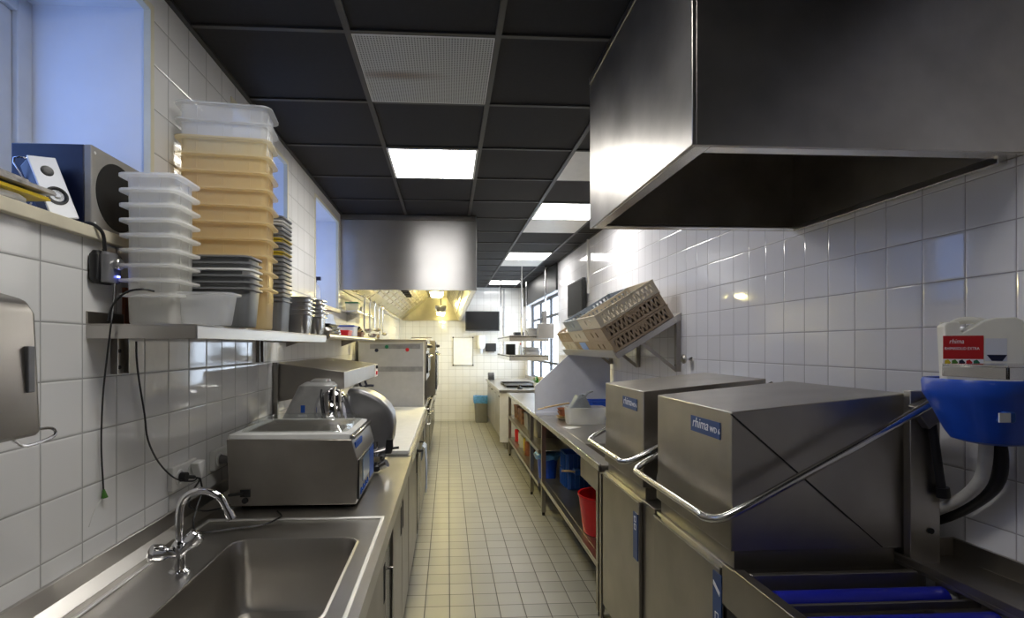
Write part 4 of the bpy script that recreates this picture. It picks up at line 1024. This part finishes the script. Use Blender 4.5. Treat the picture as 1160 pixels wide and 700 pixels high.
# plant at window
t = thing('potted_plant', 'small green leafy plant on the far right worktop by the pass window', 'plant', (1.40, 8.15, .918))
build('pot', MB().lathe([(.001, 0), (.045, 0), (.06, .09), (.055, .09), (.04, .02), (.001, .02)], (1.40, 8.15, .918), 16), m_white, t)
mb = MB()
for k in range(26):
    a = random.uniform(0, 2*PI); el = random.uniform(.3, 1.3); L = random.uniform(.06, .13)
    b0 = Vector((1.40, 8.15, 1.0)); d = Vector((math.cos(a)*math.cos(el), math.sin(a)*math.cos(el), math.sin(el)))
    s_ = d.cross(Vector((0, 0, 1))).normalized()*.012
    m1 = b0+d*L*.6; tip = b0+d*L
    nn = d.cross(s_).normalized()*.0012
    mb.loft([[b0-s_*.2, b0+nn, b0+s_*.2], [m1-s_, m1+nn, m1+s_], [tip-s_*.1, tip+nn*.3, tip+s_*.1]])
build('leaves', mb, m_leaf, t)
t = thing('bread_basket', 'beige square basket on the far right worktop behind the plant', 'basket', (1.48, 7.95, .92))
build('basket', container('b', .22, .20, .16, .008, .004, .03, m_rack2, taper=.02).xf(Matrix.Translation((1.50, 8.42, .919))), m_wood, t)

# ------------------------------------------------------------------ right-hand tables
FX = .87
def table(name, y0, y1, label, shelves, legsy, top_z=.90, holes=None):
    t = thing(name, label, 'table', (1.25, (y0+y1)/2, 0))
    mb = MB()
    if holes:
        hx0_, hx1_, hy0_, hy1_ = holes
        mb.box(FX, hx0_, y0, y1, top_z-.035, top_z); mb.box(hx1_, XR-.012, y0, y1, top_z-.035, top_z); mb.box(hx0_, hx1_, y0, hy0_, top_z-.035, top_z); mb.box(hx0_, hx1_, hy1_, y1, top_z-.035, top_z)
    else: mb.box(FX, XR-.012, y0, y1, top_z-.035, top_z)
    build('top', mb, st_top, t, bevel=.002)
    build('front_rim', MB().box(FX-.006, FX+.012, y0, y1, top_z-.035, top_z+.005), st_bright, t, bevel=.002)
    build('upstand', MB().box(XR-.012, XR-.001, y0, y1, top_z, top_z+.07), st_top, t)
    if holes:
        mb = MB(); mb.loft([rr((hx0_+hx1_)/2, (hy0_+hy1_)/2, hx1_-hx0_, hy1_-hy0_, .002, top_z), rr((hx0_+hx1_)/2, (hy0_+hy1_)/2, hx1_-hx0_-.01, hy1_-hy0_-.01, .03, top_z-.02), rr((hx0_+hx1_)/2, (hy0_+hy1_)/2, hx1_-hx0_-.02, hy1_-hy0_-.02, .04, top_z-.20)], False, True)
        build('basin', mb, st_dark, t)
    for y in legsy:
        for x in (FX+.025, XR-.06):
            mb = MB(); mb.box(x-.02, x+.02, y-.02, y+.02, .03, top_z-.035); l = build('leg', mb, st_panel, t, bevel=.002)
            build('foot', MB().cyl((x, y, 0), (x, y, .035), .014, 10), m_black, l)
    for z in shelves:
        mb = MB(); mb.box(FX+.045, XR-.085, y0+.02, y1-.02, z-.012, z); mb.box(FX+.002, FX+.045, y0+.045 , y1-.045, z-.035, z); 
        build('shelf', mb, st_panel, t, bevel=.002)
    return t
table('prep_table', 2.96, 4.96, 'steel table with pre-rinse basin and one low shelf beside the dishwashers', (.32,), (3.03, 4.86), holes=(.96, 1.35, 3.18, 3.62))
build('apron', MB().box(.885, .90, 3.02, 3.45, .72, .865), st_panel, bpy.data.objects['prep_table'])
table('prep_table', 4.975, 7.60, 'farther steel table with two shelves between partition and far cabinets', (.26, .58), (5.55, 7.53))
tt = thing('table_support', 'steel corner post joining dishwasher and prep table', 'post', (.9, 2.97, 0))
build('post', MB().box(.868, .885, 2.925, 2.955, .0, .86), st_panel, tt, bevel=.002)

# white-blue screen on table
t = thing('splash_screen', 'large pale blue-white splash screen with cut corner standing across the table', 'screen', (1.25, 5.2, .90))
build('sheet', MB().prism([(.862, .901), (XR-.02, .901), (XR-.02, 1.50), (1.20, 1.50), (.862, 1.187)], 'Y', 5.15, 5.17), m_bluegrey, t, bevel=.003)
build('foot_rail', MB().box(.865, XR-.02, 5.11, 5.15, .901, .93), m_bluegrey, t)

# items on table
def placed(mb, x, y, z, rz=0): return mb.xf(Matrix.Translation((x, y, z)) @ Matrix.Rotation(rz, 4, 'Z'))
t = thing('clear_container', 'clear rectangular plastic container holding grey scoops on the prep table', 'container', (1.2, 4.55, .901))
build('container_body', placed(container('c', .36, .22, .145, .010, .003, .03, m_tubclear, taper=.012), 1.215, 4.58, .901), m_tubclear, t)
def scoop(x, y, z, rx, rz, label):
    t = thing('grey_scoop', label, 'scoop', (x, y, z), 'grey scoops in the clear container')
    M_ = Matrix.Translation((x, y, z)) @ Matrix.Rotation(rz, 4, 'Z') @ Matrix.Rotation(rx, 4, 'Y')
    o = container('s', .11, .09, .15, .002, .003, .02, m_rackg, taper=.012).xf(M_)
    build('scoop_cup', o, m_rackg, t)
    mb = MB(); mb.tube([M_ @ Vector((.05, 0, .12)), M_ @ Vector((.09, 0, .14)), M_ @ Vector((.14, 0, .13))], .009, 8); build('handle', mb, m_rackg, t)
scoop(1.10, 4.58, .995, .6, .2, 'upright grey scoop leaning left in the clear container')
scoop(1.24, 4.60, 1.0, -.55, .1, 'grey scoop leaning right in the clear container with raised handle')
mb = MB(); mb.tube([(1.06, 4.53, 1.085), (.93, 4.45, 1.075), (.82, 4.40, 1.062)], .008, 8); mb.loft([[Vector((.84+dx*.9, 4.41+dy*1.0, 1.058+dz)) for dx, dy, dz in ((0, -.02, 0), (.0, .02, 0), (0, .02, .006), (0, -.02, .006))], [Vector((.79+dx, 4.39+dy, 1.052+dz)) for dx, dy, dz in ((0, -.026, 0), (0, .026, 0), (0, .026, .006), (0, -.026, .006))], [Vector((.755, 4.37+dy, 1.05+dz)) for dy, dz in ((-.014, 0), (.014, 0), (.014, .005), (-.014, .005))]])
tag(build('wooden_spoon', mb, m_wood), 'wooden spoon sticking out left over the clear container', 'spoon')
for i, (m, nm, h, r) in enumerate(((m_rack2, 'cream', .018, .09), (m_wood, 'tan', .018, .088), (m_brown, 'dark brown', .04, .08), (m_brown, 'reddish brown', .04, .08))):
    z = .901+(.0, .016, .034, .062)[i]
    t = thing('serving_dish', '%s round dish, %s of the small pile left of the clear container' % (nm, ('lowest', 'second', 'third', 'topmost')[i]), 'dish', (1.10, 4.82, z), 'dishes piled beside the clear container')
    build('dish_body', MB().lathe([(.001, 0), (r*.7, 0), (r, h), (r*.96, h), (r*.66, .006), (.001, .006)], (1.10, 4.84, z), 24), m, t)
mb = MB(); mb.prism([(.965, 4.36), (1.0, 4.25), (1.115, 4.33), (1.06, 4.39)], 'Z', .901, .9035)
tag(build('paper_note', mb, m_paper), 'small piece of white paper lying on the prep table', 'paper')
t = thing('blue_tray', 'blue plastic box behind the clear container next to the far dishwasher', 'box', (1.42, 4.85, .901))
build('box_body', placed(container('c', .30, .22, .175, .012, .004, .03, m_blue, taper=.012), 1.45, 4.86, .901), m_blue, t)

# under tables
t = thing('red_bucket', 'bright red plastic bucket on the low shelf beside the dishwasher', 'bucket', (1.06, 3.62, .32))
build('bucket_body', MB().lathe([(.001, 0), (.125, 0), (.13, .005), (.160, .245), (.167, .25), (.167, .263), (.157, .261), (.123, .012), (.001, .01)], (1.05, 3.50, .321), 36), m_red, t)
def crate(x, y, z, rz, label, w=.36, d=.26, h=.155):
    t = thing('blue_crate', label, 'crate', (x, y, z), 'dark blue crates on the low shelf')
    mb = container('c', w, d, h, .010, .004, .02, m_bluecrate, taper=.01)
    build('crate_body', placed(mb, x, y, z, rz), m_bluecrate, t)
    mb = MB()
    for k in range(8):
        xx = -w/2+.04+k*(w-.08)/7; mb.box(xx-.003, xx+.003, -d/2-.002, -d/2+.014, .015, h-.01)
    for k in range(5):
        yy = -d/2+.04+k*(d-.08)/4; mb.box(-w/2-.002, -w/2+.014, yy-.003, yy+.003, .015, h-.01)
    build('rib', placed(mb, x, y, z, rz), m_bluecrate, t)
crate(1.21, 4.66, .321, .05, 'lower dark blue ribbed crate on the shelf under the prep table')
crate(1.21, 4.66, .478, -.04, 'upper dark blue ribbed crate on the shelf under the prep table')
t = thing('blue_tub', 'round medium blue tub on the lowest shelf of the farther table', 'tub', (1.0, 5.22, .261))
build('tub_body', MB().lathe([(.001, 0), (.085, 0), (.105, .23), (.11, .24), (.108, .25), (.10, .24), (.08, .01), (.001, .01)], (1.0, 5.22, .261), 28), m_blue, t)
mb = MB(); R_ = []
for k, (r_, z) in enumerate(((.150, .455), (.168, .475), (.178, .505), (.155, .525), (.10, .533))): R_.append([Vector((1.0+.76*r_*math.cos(b*PI/10)*(1+.05*math.sin(b*2.1+k)), 5.22+.76*r_*math.sin(b*PI/10)*(1+.05*math.cos(b*3+k)), z+.008*math.sin(b*1.7+k))) for b in range(20)])
mb.loft(R_, False, True); tag(build('plastic_bag', mb, m_bluebag), 'light blue plastic bag draped over the round blue tub', 'bag')
mb = MB(); mb.tube([(1.10, 4.44, .50), (1.04, 4.45, .51), (.98, 4.47, .505)], .009, 8); t = thing('brush', 'short brush with wooden handle poking out before the blue crates', 'brush', (1.12, 4.44, .48)); build('handle', mb, m_wood, t)
build('bristle_head', MB().box(1.09, 1.14, 4.42, 4.53, .478, .52), m_bluecrate, t, bevel=.004)
# shelf contents of far table
def jar(x, y, z, r, h, mat, capm, label, grp):
    t = thing('storage_jar', label, 'jar', (x, y, z), grp)
    build('jar_body', MB().lathe([(.001, 0), (r*.95, 0), (r, .008), (r, h*.8), (r*.75, h*.88)], (x, y, z), 16), mat, t)
    build('lid', MB().lathe([(r*.8, h*.86), (r*.82, h), (r*.7, h+.003), (.001, h+.003)], (x, y, z), 16), capm, t)
ups = [(1.02, 7.35), (1.02, 7.15), (1.03, 6.95), (1.02, 6.72), (1.04, 6.5), (1.03, 6.28)]
posn = ['farthest', 'second farthest', 'third farthest', 'fourth farthest', 'fifth farthest', 'nearest']
for i, (x, y) in enumerate(ups):
    small_box(x-.08, x+.10, y-.075, y+.075, .581, .16+.02*(i % 2), m_bread if i < 4 else m_gngrey, 'food_packet', '%s, %s along the upper shelf of the far table' % ('brown mixed food packet' if i < 4 else 'dark grey food box', posn[i]), 'packet', m_brown if i < 4 else m_gngrey)
for i, (x, y, m, c) in enumerate(((1.0, 7.25, m_red, 'red'), (1.02, 7.02, m_offwhite, 'cream'), (1.0, 6.80, m_tub, 'pale'), (1.02, 6.55, m_yellow, 'yellow'), (1.0, 6.3, m_brown, 'brown'))):
    jar(x, y, .261, .07, .20, m, m_white if i != 1 else m_red, '%s storage jar on the lower shelf of the far table' % c, 'jars on the lower shelf')
t = thing('storage_crate', 'dark steel crate on the upper shelf at the near end of the far table', 'crate', (1.1, 5.8, .581))
build('crate_body', placed(container('c', .30, .40, .20, .01, .003, .02, st_dark, taper=.01), 1.10, 5.85, .581), st_dark, t)

# ------------------------------------------------------------------ tilted rack shelf with dish racks
t = thing('rack_shelf', 'tilted steel wall shelf carrying the stacked dish racks', 'shelf', (1.4, 4.4, 1.4))
ax_, az_, bx_, bz_ = 1.165, 1.528, XR-.002, 1.822
dxs, dzs = bx_-ax_, bz_-az_; Ls = math.hypot(dxs, dzs); ux, uz = dxs/Ls, dzs/Ls; nx_, nz_ = -uz, ux
ry0, ry1 = 3.597, 5.20
def sl(s_, n_): return (ax_+ux*s_+nx_*n_, az_+uz*s_+nz_*n_)
mb = MB(); mb.prism([sl(0, 0), sl(Ls, 0), sl(Ls, -.006), sl(0, -.006)], 'Y', ry0, ry1); mb.prism([sl(0, .03), sl(.006, .03), sl(.006, -.035), sl(0, -.035)], 'Y', ry0, ry1)
mb.prism([sl(.006, -.006), sl(Ls, -.006), sl(Ls, -.045), sl(.006, -.04)], 'Y', ry0, ry0+.004)
build('board', mb, st_top, t, bevel=.001)
for y in (3.62, 4.40, 5.15):
    mb = MB(); mb.box(XR-.035, XR-.001, y-.018, y+.018, 1.405, 1.80); p0 = sl(Ls*.36, -.04)
    mb.prism([(p0[0], p0[1]), (p0[0]+.03, p0[1]+.01), (XR-.03, 1.43), (XR-.03, 1.40)], 'Y', y-.006, y+.006)
    mb.prism([sl(.03, -.006), sl(Ls-.02, -.006), sl(Ls-.02, -.035), sl(.03, -.035)], 'Y', y-.008, y+.008)
    b = build('bracket', mb, st_panel, t, bevel=.001)
    build('screw', MB().cyl((XR-.035, y, 1.45), (XR-.039, y, 1.45), .006, 8), chrome, b)
def dish_rack_mesh(S=.49, H=.10):
    """local: x along the slope (0..S), y 0..S, z up 0..H; origin front corner"""
    fr_ = MB(); b = .006
    # solid front/back bands with hand holes, lattice side bands
    for x in (0, S-b):
        fr_.box(x, x+b, 0, S, 0, .03); fr_.box(x, x+b, 0, S, .072, H)
        for (a, c) in ((0, .17), (.20, S-.20), (S-.17, S)): fr_.box(x, x+b, a, c, .03, .072)
    for y in (0, S-b):
        fr_.box(b, S-b, y, y+b, 0, .018); fr_.box(b, S-b, y, y+b, H-.018, H)
        for (a, c) in ((b, .03), (S-.03, S-b)): fr_.box(a, c, y, y+b, .018, H-.018)
        fr_.box(S/2-.05, S/2+.05, y-.001, y+b+.001, .066, H-.018)
    las = []
    for y in (0, S-b):
        for (xa, xb) in ((.03, S/2), (S/2, S-.03)):
            w = (xb-xa)/6; la = MB(); las.append(la)
            for k in range(6):
                x = xa+k*w
                for (p, q) in (((x, .018), (x+w/2, H-.018)), ((x+w/2, H-.018), (x+w, .018))):
                    d = .0065; la.prism([(p[0]-d, p[1]), (p[0]+d, p[1]), (q[0]+d, q[1]), (q[0]-d, q[1])], 'Y', y+.001, y+b-.001)
    bo = MB(); bo.box(b, S-b, b, S-b, .002, .0045)  # full plate added under the grid so rack interiors stay dark
    for k in range(13):
        v = .012+k*(S-.024)/12; bo.box(v-.002, v+.002, b, S-b, .004, .010); bo.box(b, S-b, v-.002, v+.002, .008, .013)
    lp = MB()
    for (x0, x1, y0, y1) in ((-.004, b+.002, -.004, S+.004), (S-b-.002, S+.004, -.004, S+.004), (b, S-b, -.004, b+.002), (b, S-b, S-b-.002, S+.004)): lp.box(x0, x1, y0, y1, H-.007, H)
    return [('frame', fr_), ('base_grid_shade_plate', bo), ('lip', lp)]+[('lattice', l) for l in las]
tilt = -math.atan2(dzs, dxs)
rack_protos = {}
def dish_rack(col, lev, mat, label, s_off=.012, tagm=None):
    p = sl(s_off+random.uniform(0, .006), .002+.1015*lev)
    loc = (p[0], ry0+.006+.51*col+random.uniform(0, .006), p[1])
    key = mat.name
    if key not in rack_protos:
        t = thing('dish_rack', label, 'dish rack', loc, 'dish racks on the tilted shelf'); ORG[t.name] = Vector((0, 0, 0))
        for nm, m_ in dish_rack_mesh(): build(nm, m_, mat, t)
        rack_protos[key] = t
    else:
        t = dup(rack_protos[key], loc, label); ORG[t.name] = Vector((0, 0, 0))
    t.rotation_euler = (0, tilt, 0)
    if tagm:
        build('colour_tag', MB().box(-.003, -.0005, .15, .34, .012, .09), tagm, t)
    return t
dish_rack(0, 0, m_rack, 'brown dish rack, lowest of the nearest stack on the tilted shelf')
dish_rack(0, 1, m_rack, 'brown dish rack, second of the nearest stack on the tilted shelf')
dish_rack(0, 2, m_rack2, 'open cream dish rack, topmost of the nearest stack on the tilted shelf')
dish_rack(1, 0, m_rack, 'brown dish rack with a blue tag, lowest of the middle stack', tagm=m_clayb)
dish_rack(1, 1, m_rack2, 'cream dish rack, second of the middle stack on the tilted shelf')
dish_rack(1, 2, m_rackg, 'grey dish rack, topmost of the middle stack on the tilted shelf')
dish_rack(2, 0, m_rack2, 'cream dish rack, lowest of the farthest stack on the tilted shelf')
dish_rack(2, 1, m_rack, 'brown dish rack, on top of the farthest stack on the tilted shelf')

# right wall television, conduit, tap knob
t = thing('television', 'black television on the right wall just above the dish racks', 'television', (1.6, 6.4, 1.95))
build('case', MB().box(1.57, 1.61, 6.03, 6.79, 1.955, 2.39), m_black, t, bevel=.004)
build('display', MB().box(1.566, 1.57, 6.05, 6.77, 1.975, 2.37), m_dark, t)
build('wall_mount', MB().box(1.61, XR, 6.3, 6.5, 2.1, 2.3), m_black, t)
mb = MB(); mb.box(XR-.022, XR-.001, 6.0, 6.03, 2.20, ZC); tag(build('cable_duct', mb, m_offwhite), 'thin white vertical cable duct above the right wall television', 'cable duct')
t = thing('wall_valve', 'small round metal valve knob on the right wall beside the rack shelf', 'valve', (XR, 3.44, 1.48))
qn = Matrix.Rotation(-PI/2, 4, 'Y')
build('stem', MB().lathe([(.016, 0), (.012, .006), (.008, .03), (.008, .045)], (XR-.001, 3.44, 1.497), 16, M=qn), chrome, t)
build('knob', MB().lathe([(.012, .045), (.028, .048), (.032, .058), (.022, .068), (.001, .070)], (XR-.001, 3.44, 1.497), 20, M=qn), st_panel, t)

# ------------------------------------------------------------------ dishwashers
def dishwasher(y0, y1, label, big):
    """hood-type dishwasher between y0 (near) and y1 (far)"""
    t = thing('dishwasher', label, 'dishwasher', (1.2, (y0+y1)/2, 0))
    x0 = .878; xb = 1.455; yb0 = y0+(.035 if big else .005)
    # cabinet
    build('cabinet', MB().box(.885, 1.55, yb0-(0 if big else .12), y1+(.012 if big else .02), .12, .885), st_panel, t, bevel=.003)
    d = build('door', MB().box(.868, .884, yb0+.015, y1+(0 if big else .005), .14, .868), st_panel, t, bevel=.003)
    build('door_edge', MB().box(.866, .886, yb0+.01, y1+(0 if big else .005), .870, .878), st_bright, t)
    mb = MB()
    for yy in (yb0+.06, y1-.08):
        for xx in (.93, 1.5): mb.cyl((xx, yy, 0), (xx, yy, .12), .02, 12)
    build('foot', mb, m_black, t)
    build('wash_tank_rim', MB().box(.895, 1.42, y0+.012, y1-.012, .886, .945), st_dark, t)
    # hood box with sloping top and flared skirt
    mb = MB(); zf, zbk = 1.379, 1.436
    def ring(z, o, zb_=None):
        zb_ = z if zb_ is None else zb_
        return [Vector((x0-o, y0-o, z)), Vector((xb, y0-o, zb_)), Vector((xb, y1+o, zb_)), Vector((x0-o, y1+o, z))]
    mb.loft([ring(.945, .0), ring(1.03, .0), ring(1.055, -.004), ring(zf, -.004, zbk)])
    h = build('hood', mb, st_panel, t, bevel=.0035)
    if big:
        def seam(xa, za, xb_, zb2):
            L = math.hypot(xb_-xa, zb2-za); px, pz = -(zb2-za)/L*.0016, (xb_-xa)/L*.0016
            return [(xa+px, za+pz), (xb_+px, zb2+pz), (xb_-px, zb2-pz), (xa-px, za-pz)]
        build('seam', MB().prism(seam(x0+.002, zf-.006, 1.37, .95), 'Y', y0-.0012, y0+.006), m_dark, h)
        # corner column with gas spring
        build('column', MB().box(1.436, 1.533, y0-.03, y0-.004, .90, 1.445), st_panel, t, bevel=.002)
        mb = MB(); mb.cyl((1.49, y0-.045, 1.36), (1.52, y0-.05, 1.13), .012, 12); mb.cyl((1.52, y0-.05, 1.15), (1.524, y0-.05, 1.12), .018, 12)
        build('gas_spring', mb, m_black, t)
        build('pivot_plate', MB().prism([(1.42, 1.40), (1.54, 1.45), (1.53, 1.37), (1.47, 1.33)], 'Y', y0-.06, y0-.032), st_dark, t, bevel=.003)
        mb = MB(); mb.cyl((1.50, y0-.036, 1.01), (1.50, y0-.030, 1.01), .009, 12); build('hole_plug', mb, m_dark, t)
    # lift handle: two arms and a front bar
    zA, zF = 1.415, 1.068; xf = .785
    yn, yf = (y0-.08, y1+.03) if big else (y0-.035, y1+.02)
    pts = [(1.46, yn, zA), (1.2, yn, 1.277), (.967, yn, 1.156), (.87, yn+.002, zF+.036), (.815, yn+.018, zF+.004), (xf, yn+.06, zF-.006), (xf-.004, yn+.10, zF-.004),
           (xf-.004, (yn+yf)/2, zF-.004), (xf-.004, yf-.10, zF-.004), (xf, yf-.05, zF-.002), (.815, yf-.014, zF+.01), (.87, yf, zF+.036), (.967, yf, 1.156), (1.2, yf, 1.277), (1.43, yf, zA-.02)]
    mb = MB(); mb.tube(pts, .0125, 14, smooth=4); build('lift_handle', mb, st_bright, t)
    # logo plate
    ly0_, ly1_, lz0_, lz1_ = (1.647, 1.850, 1.281, 1.336) if big else (2.393, 2.590, 1.281, 1.336)
    pl = build('logo_plate', MB().box(x0+.0015, x0+.0045, ly0_, ly1_, lz0_, lz1_), m_logo, h)
    M_ = frame((0, -1, 0), (0, 0, 1), (x0+.001, ly1_-.012, lz0_+.017)); tm = textmesh('rhima', .050, M_, shear=.25)
    tm2 = textmesh('WD 6', .026, frame((0, -1, 0), (0, 0, 1), (x0+.001, ly0_+.065, lz0_+.017)))
    for v in tm2.bm.verts: pass
    build('logo_text', tm, m_text, pl); build('model_text', tm2, m_text, pl)
    # vertical control label on door
    if big: a, b, c, e = 1.610, 1.663, .55, .855
    else: a, b, c, e = 2.345, 2.40, .60, .815
    st = build('control_strip', MB().box(.864, .8685, a, b, c, e), m_logo, d)
    mb = MB()
    for zz in ((e-.14, e-.175) if big else (e-.03, e-.065)):
        y_ = (a+b)/2
        for (u0, u1, v0, v1) in ((-.011, .011, .010, .013), (-.011, .011, -.013, -.010), (-.011, -.008, -.010, .010), (.008, .011, -.010, .010)): mb.box(.8625, .864, y_+u0, y_+u1, zz+v0, zz+v1)
    build('button_outline', mb, m_text, st)
    if big: build('strip_mark', MB().prism([(a+.008, e-.055), (b-.006, e-.03), (b-.006, e-.043), (a+.008, e-.068)], 'X', .862, .864), m_text, st)
    return t
dishwasher(1.578, 2.161, 'nearer steel hood dishwasher with blue logo plate and full lift handle', True)
dishwasher(2.312, 2.887, 'farther steel hood dishwasher between the near one and the prep table', False)

# ------------------------------------------------------------------ roller table at lower right
t = thing('roller_table', 'steel dish-rack roller table joined to the near dishwasher', 'roller table', (1.2, 1.1, 0))
mb = MB(); mb.box(.866, .876, .5, 1.61, .77, .90); mb.box(.866, .90, .5, 1.545, .895, .904); build('front_fascia', mb, st_panel, t, bevel=.002)
mb = MB(); mb.box(.90, 1.415, 1.500, 1.520, .86, .905); mb.box(.90, 1.46, 1.355, 1.365, .865, .888); mb.box(.90, 1.46, 1.205, 1.215, .865, .888); build('cross_bar', mb, st_dark, t, bevel=.002)
mb = MB(); mb.box(.90, 1.60, .5, 1.49, .70, .71); mb.box(1.46, 1.47, .5, 1.49, .71, .90); build('trough', mb, st_dark, t)
mb = MB(); mb.box(1.42, XR-.012, .5, 1.60, .896, .908); mb.prism([(1.42, .908), (1.42, .93), (1.43, .93), (1.445, .908)], 'Y', .5, 1.60); mb.box(1.42, XR-.012, 1.60, 1.612, .896, .965); build('back_deck', mb, st_panel, t, bevel=.002)
build('upstand', MB().box(XR-.012, XR-.001, .5, 1.612, .896, .965), st_panel, t)
for i, y in enumerate((1.43, 1.285, 1.14, .995, .85)):
    mb = MB(); mb.cyl((.925, y, .862), (1.425, y, .862), .028, 24); r_ = build('roller', mb, m_roller, t)
    mb = MB(); mb.cyl((.905, y, .862), (.925, y, .862), .018, 12); mb.cyl((1.425, y, .862), (1.455, y, .862), .018, 12); build('end_cap', mb, m_offwhite, r_)
for y in (.6, 1.5):
    for x in (.91, 1.56): build('leg', MB().box(x-.018, x+.018, y-.018, y+.018, 0, .70), st_panel, t)

# ------------------------------------------------------------------ detergent holder, jug, hoses, shelf
t = thing('detergent_holder', 'bright blue wall-hung bowl holder under the detergent jug', 'holder', (1.42, 1.36, 1.32))
mb = MB()
def br(w, d, z, cx=1.483, cy=1.345): return rr(cx, cy, w, d, min(w, d)*.42, z, 6)
mb.loft([br(.12, .11, 1.322), br(.17, .15, 1.330), br(.20, .175, 1.355), br(.25, .205, 1.41), br(.285, .230, 1.445), br(.294, .242, 1.455), br(.298, .248, 1.488), br(.290, .240, 1.497), br(.278, .228, 1.494), br(.27, .22, 1.470)])
build('bowl', mb, m_blue, t)
build('wall_bracket', MB().box(1.63, XR, 1.31, 1.43, 1.40, 1.49), m_blue, t, bevel=.005)
mb = MB(); mb.box(1.400, 1.432, 1.240, 1.275, 1.390, 1.420); b = build('clip', mb, m_bright_blue, t, bevel=.005)
build('sticker', MB().box(1.382, 1.412, 1.237, 1.240, 1.393, 1.417), m_paper, b)
jx, jy, jz = 1.447, 1.350, 1.471
t = thing('detergent_jug', 'milky white detergent jug with red label sitting in the blue holder', 'jug', (jx, jy, jz))
w, d = .222, .10
mb = MB()
mb.prism([(jx-w/2+.012, 1.471), (jx+w/2-.006, 1.471), (jx+w/2, 1.635), (jx+w/2-.008, 1.652), (jx+w/2-.025, 1.660), (jx+.035, 1.660), (jx+.005, 1.653), (jx-.055, 1.622), (jx-.062, 1.625), (jx-.064, 1.648), (jx-.072, 1.652), (jx-w/2+.012, 1.650), (jx-w/2+.002, 1.64)], 'Y', jy-d/2, jy+d/2)
build('jug_body', mb, m_jug, t, bevel=.012, seg=3)
build('handle', MB().tube([(jx-.075, jy, 1.645), (jx-.05, jy, 1.655), (jx-.01, jy, 1.655), (jx+.02, jy, 1.648)], .010, 10, smooth=3), m_jug, t)
mb = MB(); mb.cyl((jx-.085, jy+.02, 1.648), (jx-.085, jy+.02, 1.652), .02, 18); build('cap', mb, m_jug, t)
fyj = jy-d/2
lb = build('red_label', MB().box(jx-.112, jx-.0, fyj-.0012, fyj-.0002, 1.522, 1.613), m_labelred, t)
build('white_band', MB().box(jx-.112, jx+.0, fyj-.0018, fyj-.0013, 1.532, 1.550), m_text, lb)
for k, m_ in enumerate((m_yellow, m_leaf, m_navy, m_red, m_green)):
    x = jx-.100+k*.020
    build('food_picture', MB().prism([(x-.008, 1.533), (x+.006, 1.533), (x+.010, 1.541), (x+.002, 1.549), (x-.007, 1.546)], 'Y', fyj-.0024, fyj-.0018), m_, lb)
fw = lambda x, z: frame((1, 0, 0), (0, 0, 1), (x, fyj-.0014, z))
build('label_text', textmesh('rhima', .018, fw(jx-.095, 1.592), .0003, .2), m_text, lb)
build('label_text', textmesh('RHIMASOLID EXTRA', .0106, fw(jx-.108, 1.575), .0003), m_text, lb)
build('back_label', MB().box(jx+.004, jx+.062, fyj-.0012, fyj-.0002, 1.545, 1.605), m_bluegrey, t)
build('bowl_picture', MB().prism([(jx+.008, 1.562), (jx+.062, 1.562), (jx+.05, 1.546), (jx+.022, 1.546)], 'Y', fyj-.0020, fyj-.0013), m_navy, t)
t.rotation_euler = (0, 0, -.60); t.scale = (.73, .88, 1)
t = thing('small_wall_shelf', 'short steel shelf at the right frame edge in front of the detergent jug', 'shelf', (1.35, 1.1, 1.50))
mb = MB(); mb.box(1.158, XR, 1.02, 1.165, 1.540, 1.544); mb.box(1.158, XR, 1.160, 1.165, 1.515, 1.540); mb.box(1.158, 1.163, 1.02, 1.160, 1.515, 1.540); mb.box(1.158, XR, 1.02, 1.025, 1.515, 1.54)
build('board', mb, st_bright, t, bevel=.001)
build('bracket', MB().prism([(XR, 1.40), (XR, 1.515), (1.45, 1.515)], 'Y', 1.08, 1.086), st_panel, t)
mb = MB(); mb.tube([(1.525, 1.40, 1.34), (1.53, 1.41, 1.25), (1.54, 1.44, 1.18), (1.545, 1.51, 1.11), (1.548, 1.60, 1.05), (1.53, 1.68, 1.01), (1.50, 1.75, .98)], .0165, 12, smooth=4)
tag(build('drain_hose', mb, m_hosew), 'pale grey hose curving down from the blue holder', 'hose', 'hoses below the blue holder')
mb = MB(); mb.tube([(1.575, 1.42, 1.345), (1.59, 1.42, 1.26), (1.595, 1.44, 1.18), (1.592, 1.51, 1.10), (1.585, 1.60, 1.03), (1.56, 1.69, .985), (1.52, 1.76, .96)], .018, 12, smooth=4)
tag(build('drain_hose', mb, m_black), 'thick black hose curving down from the blue holder behind the pale one', 'hose', 'hoses below the blue holder')
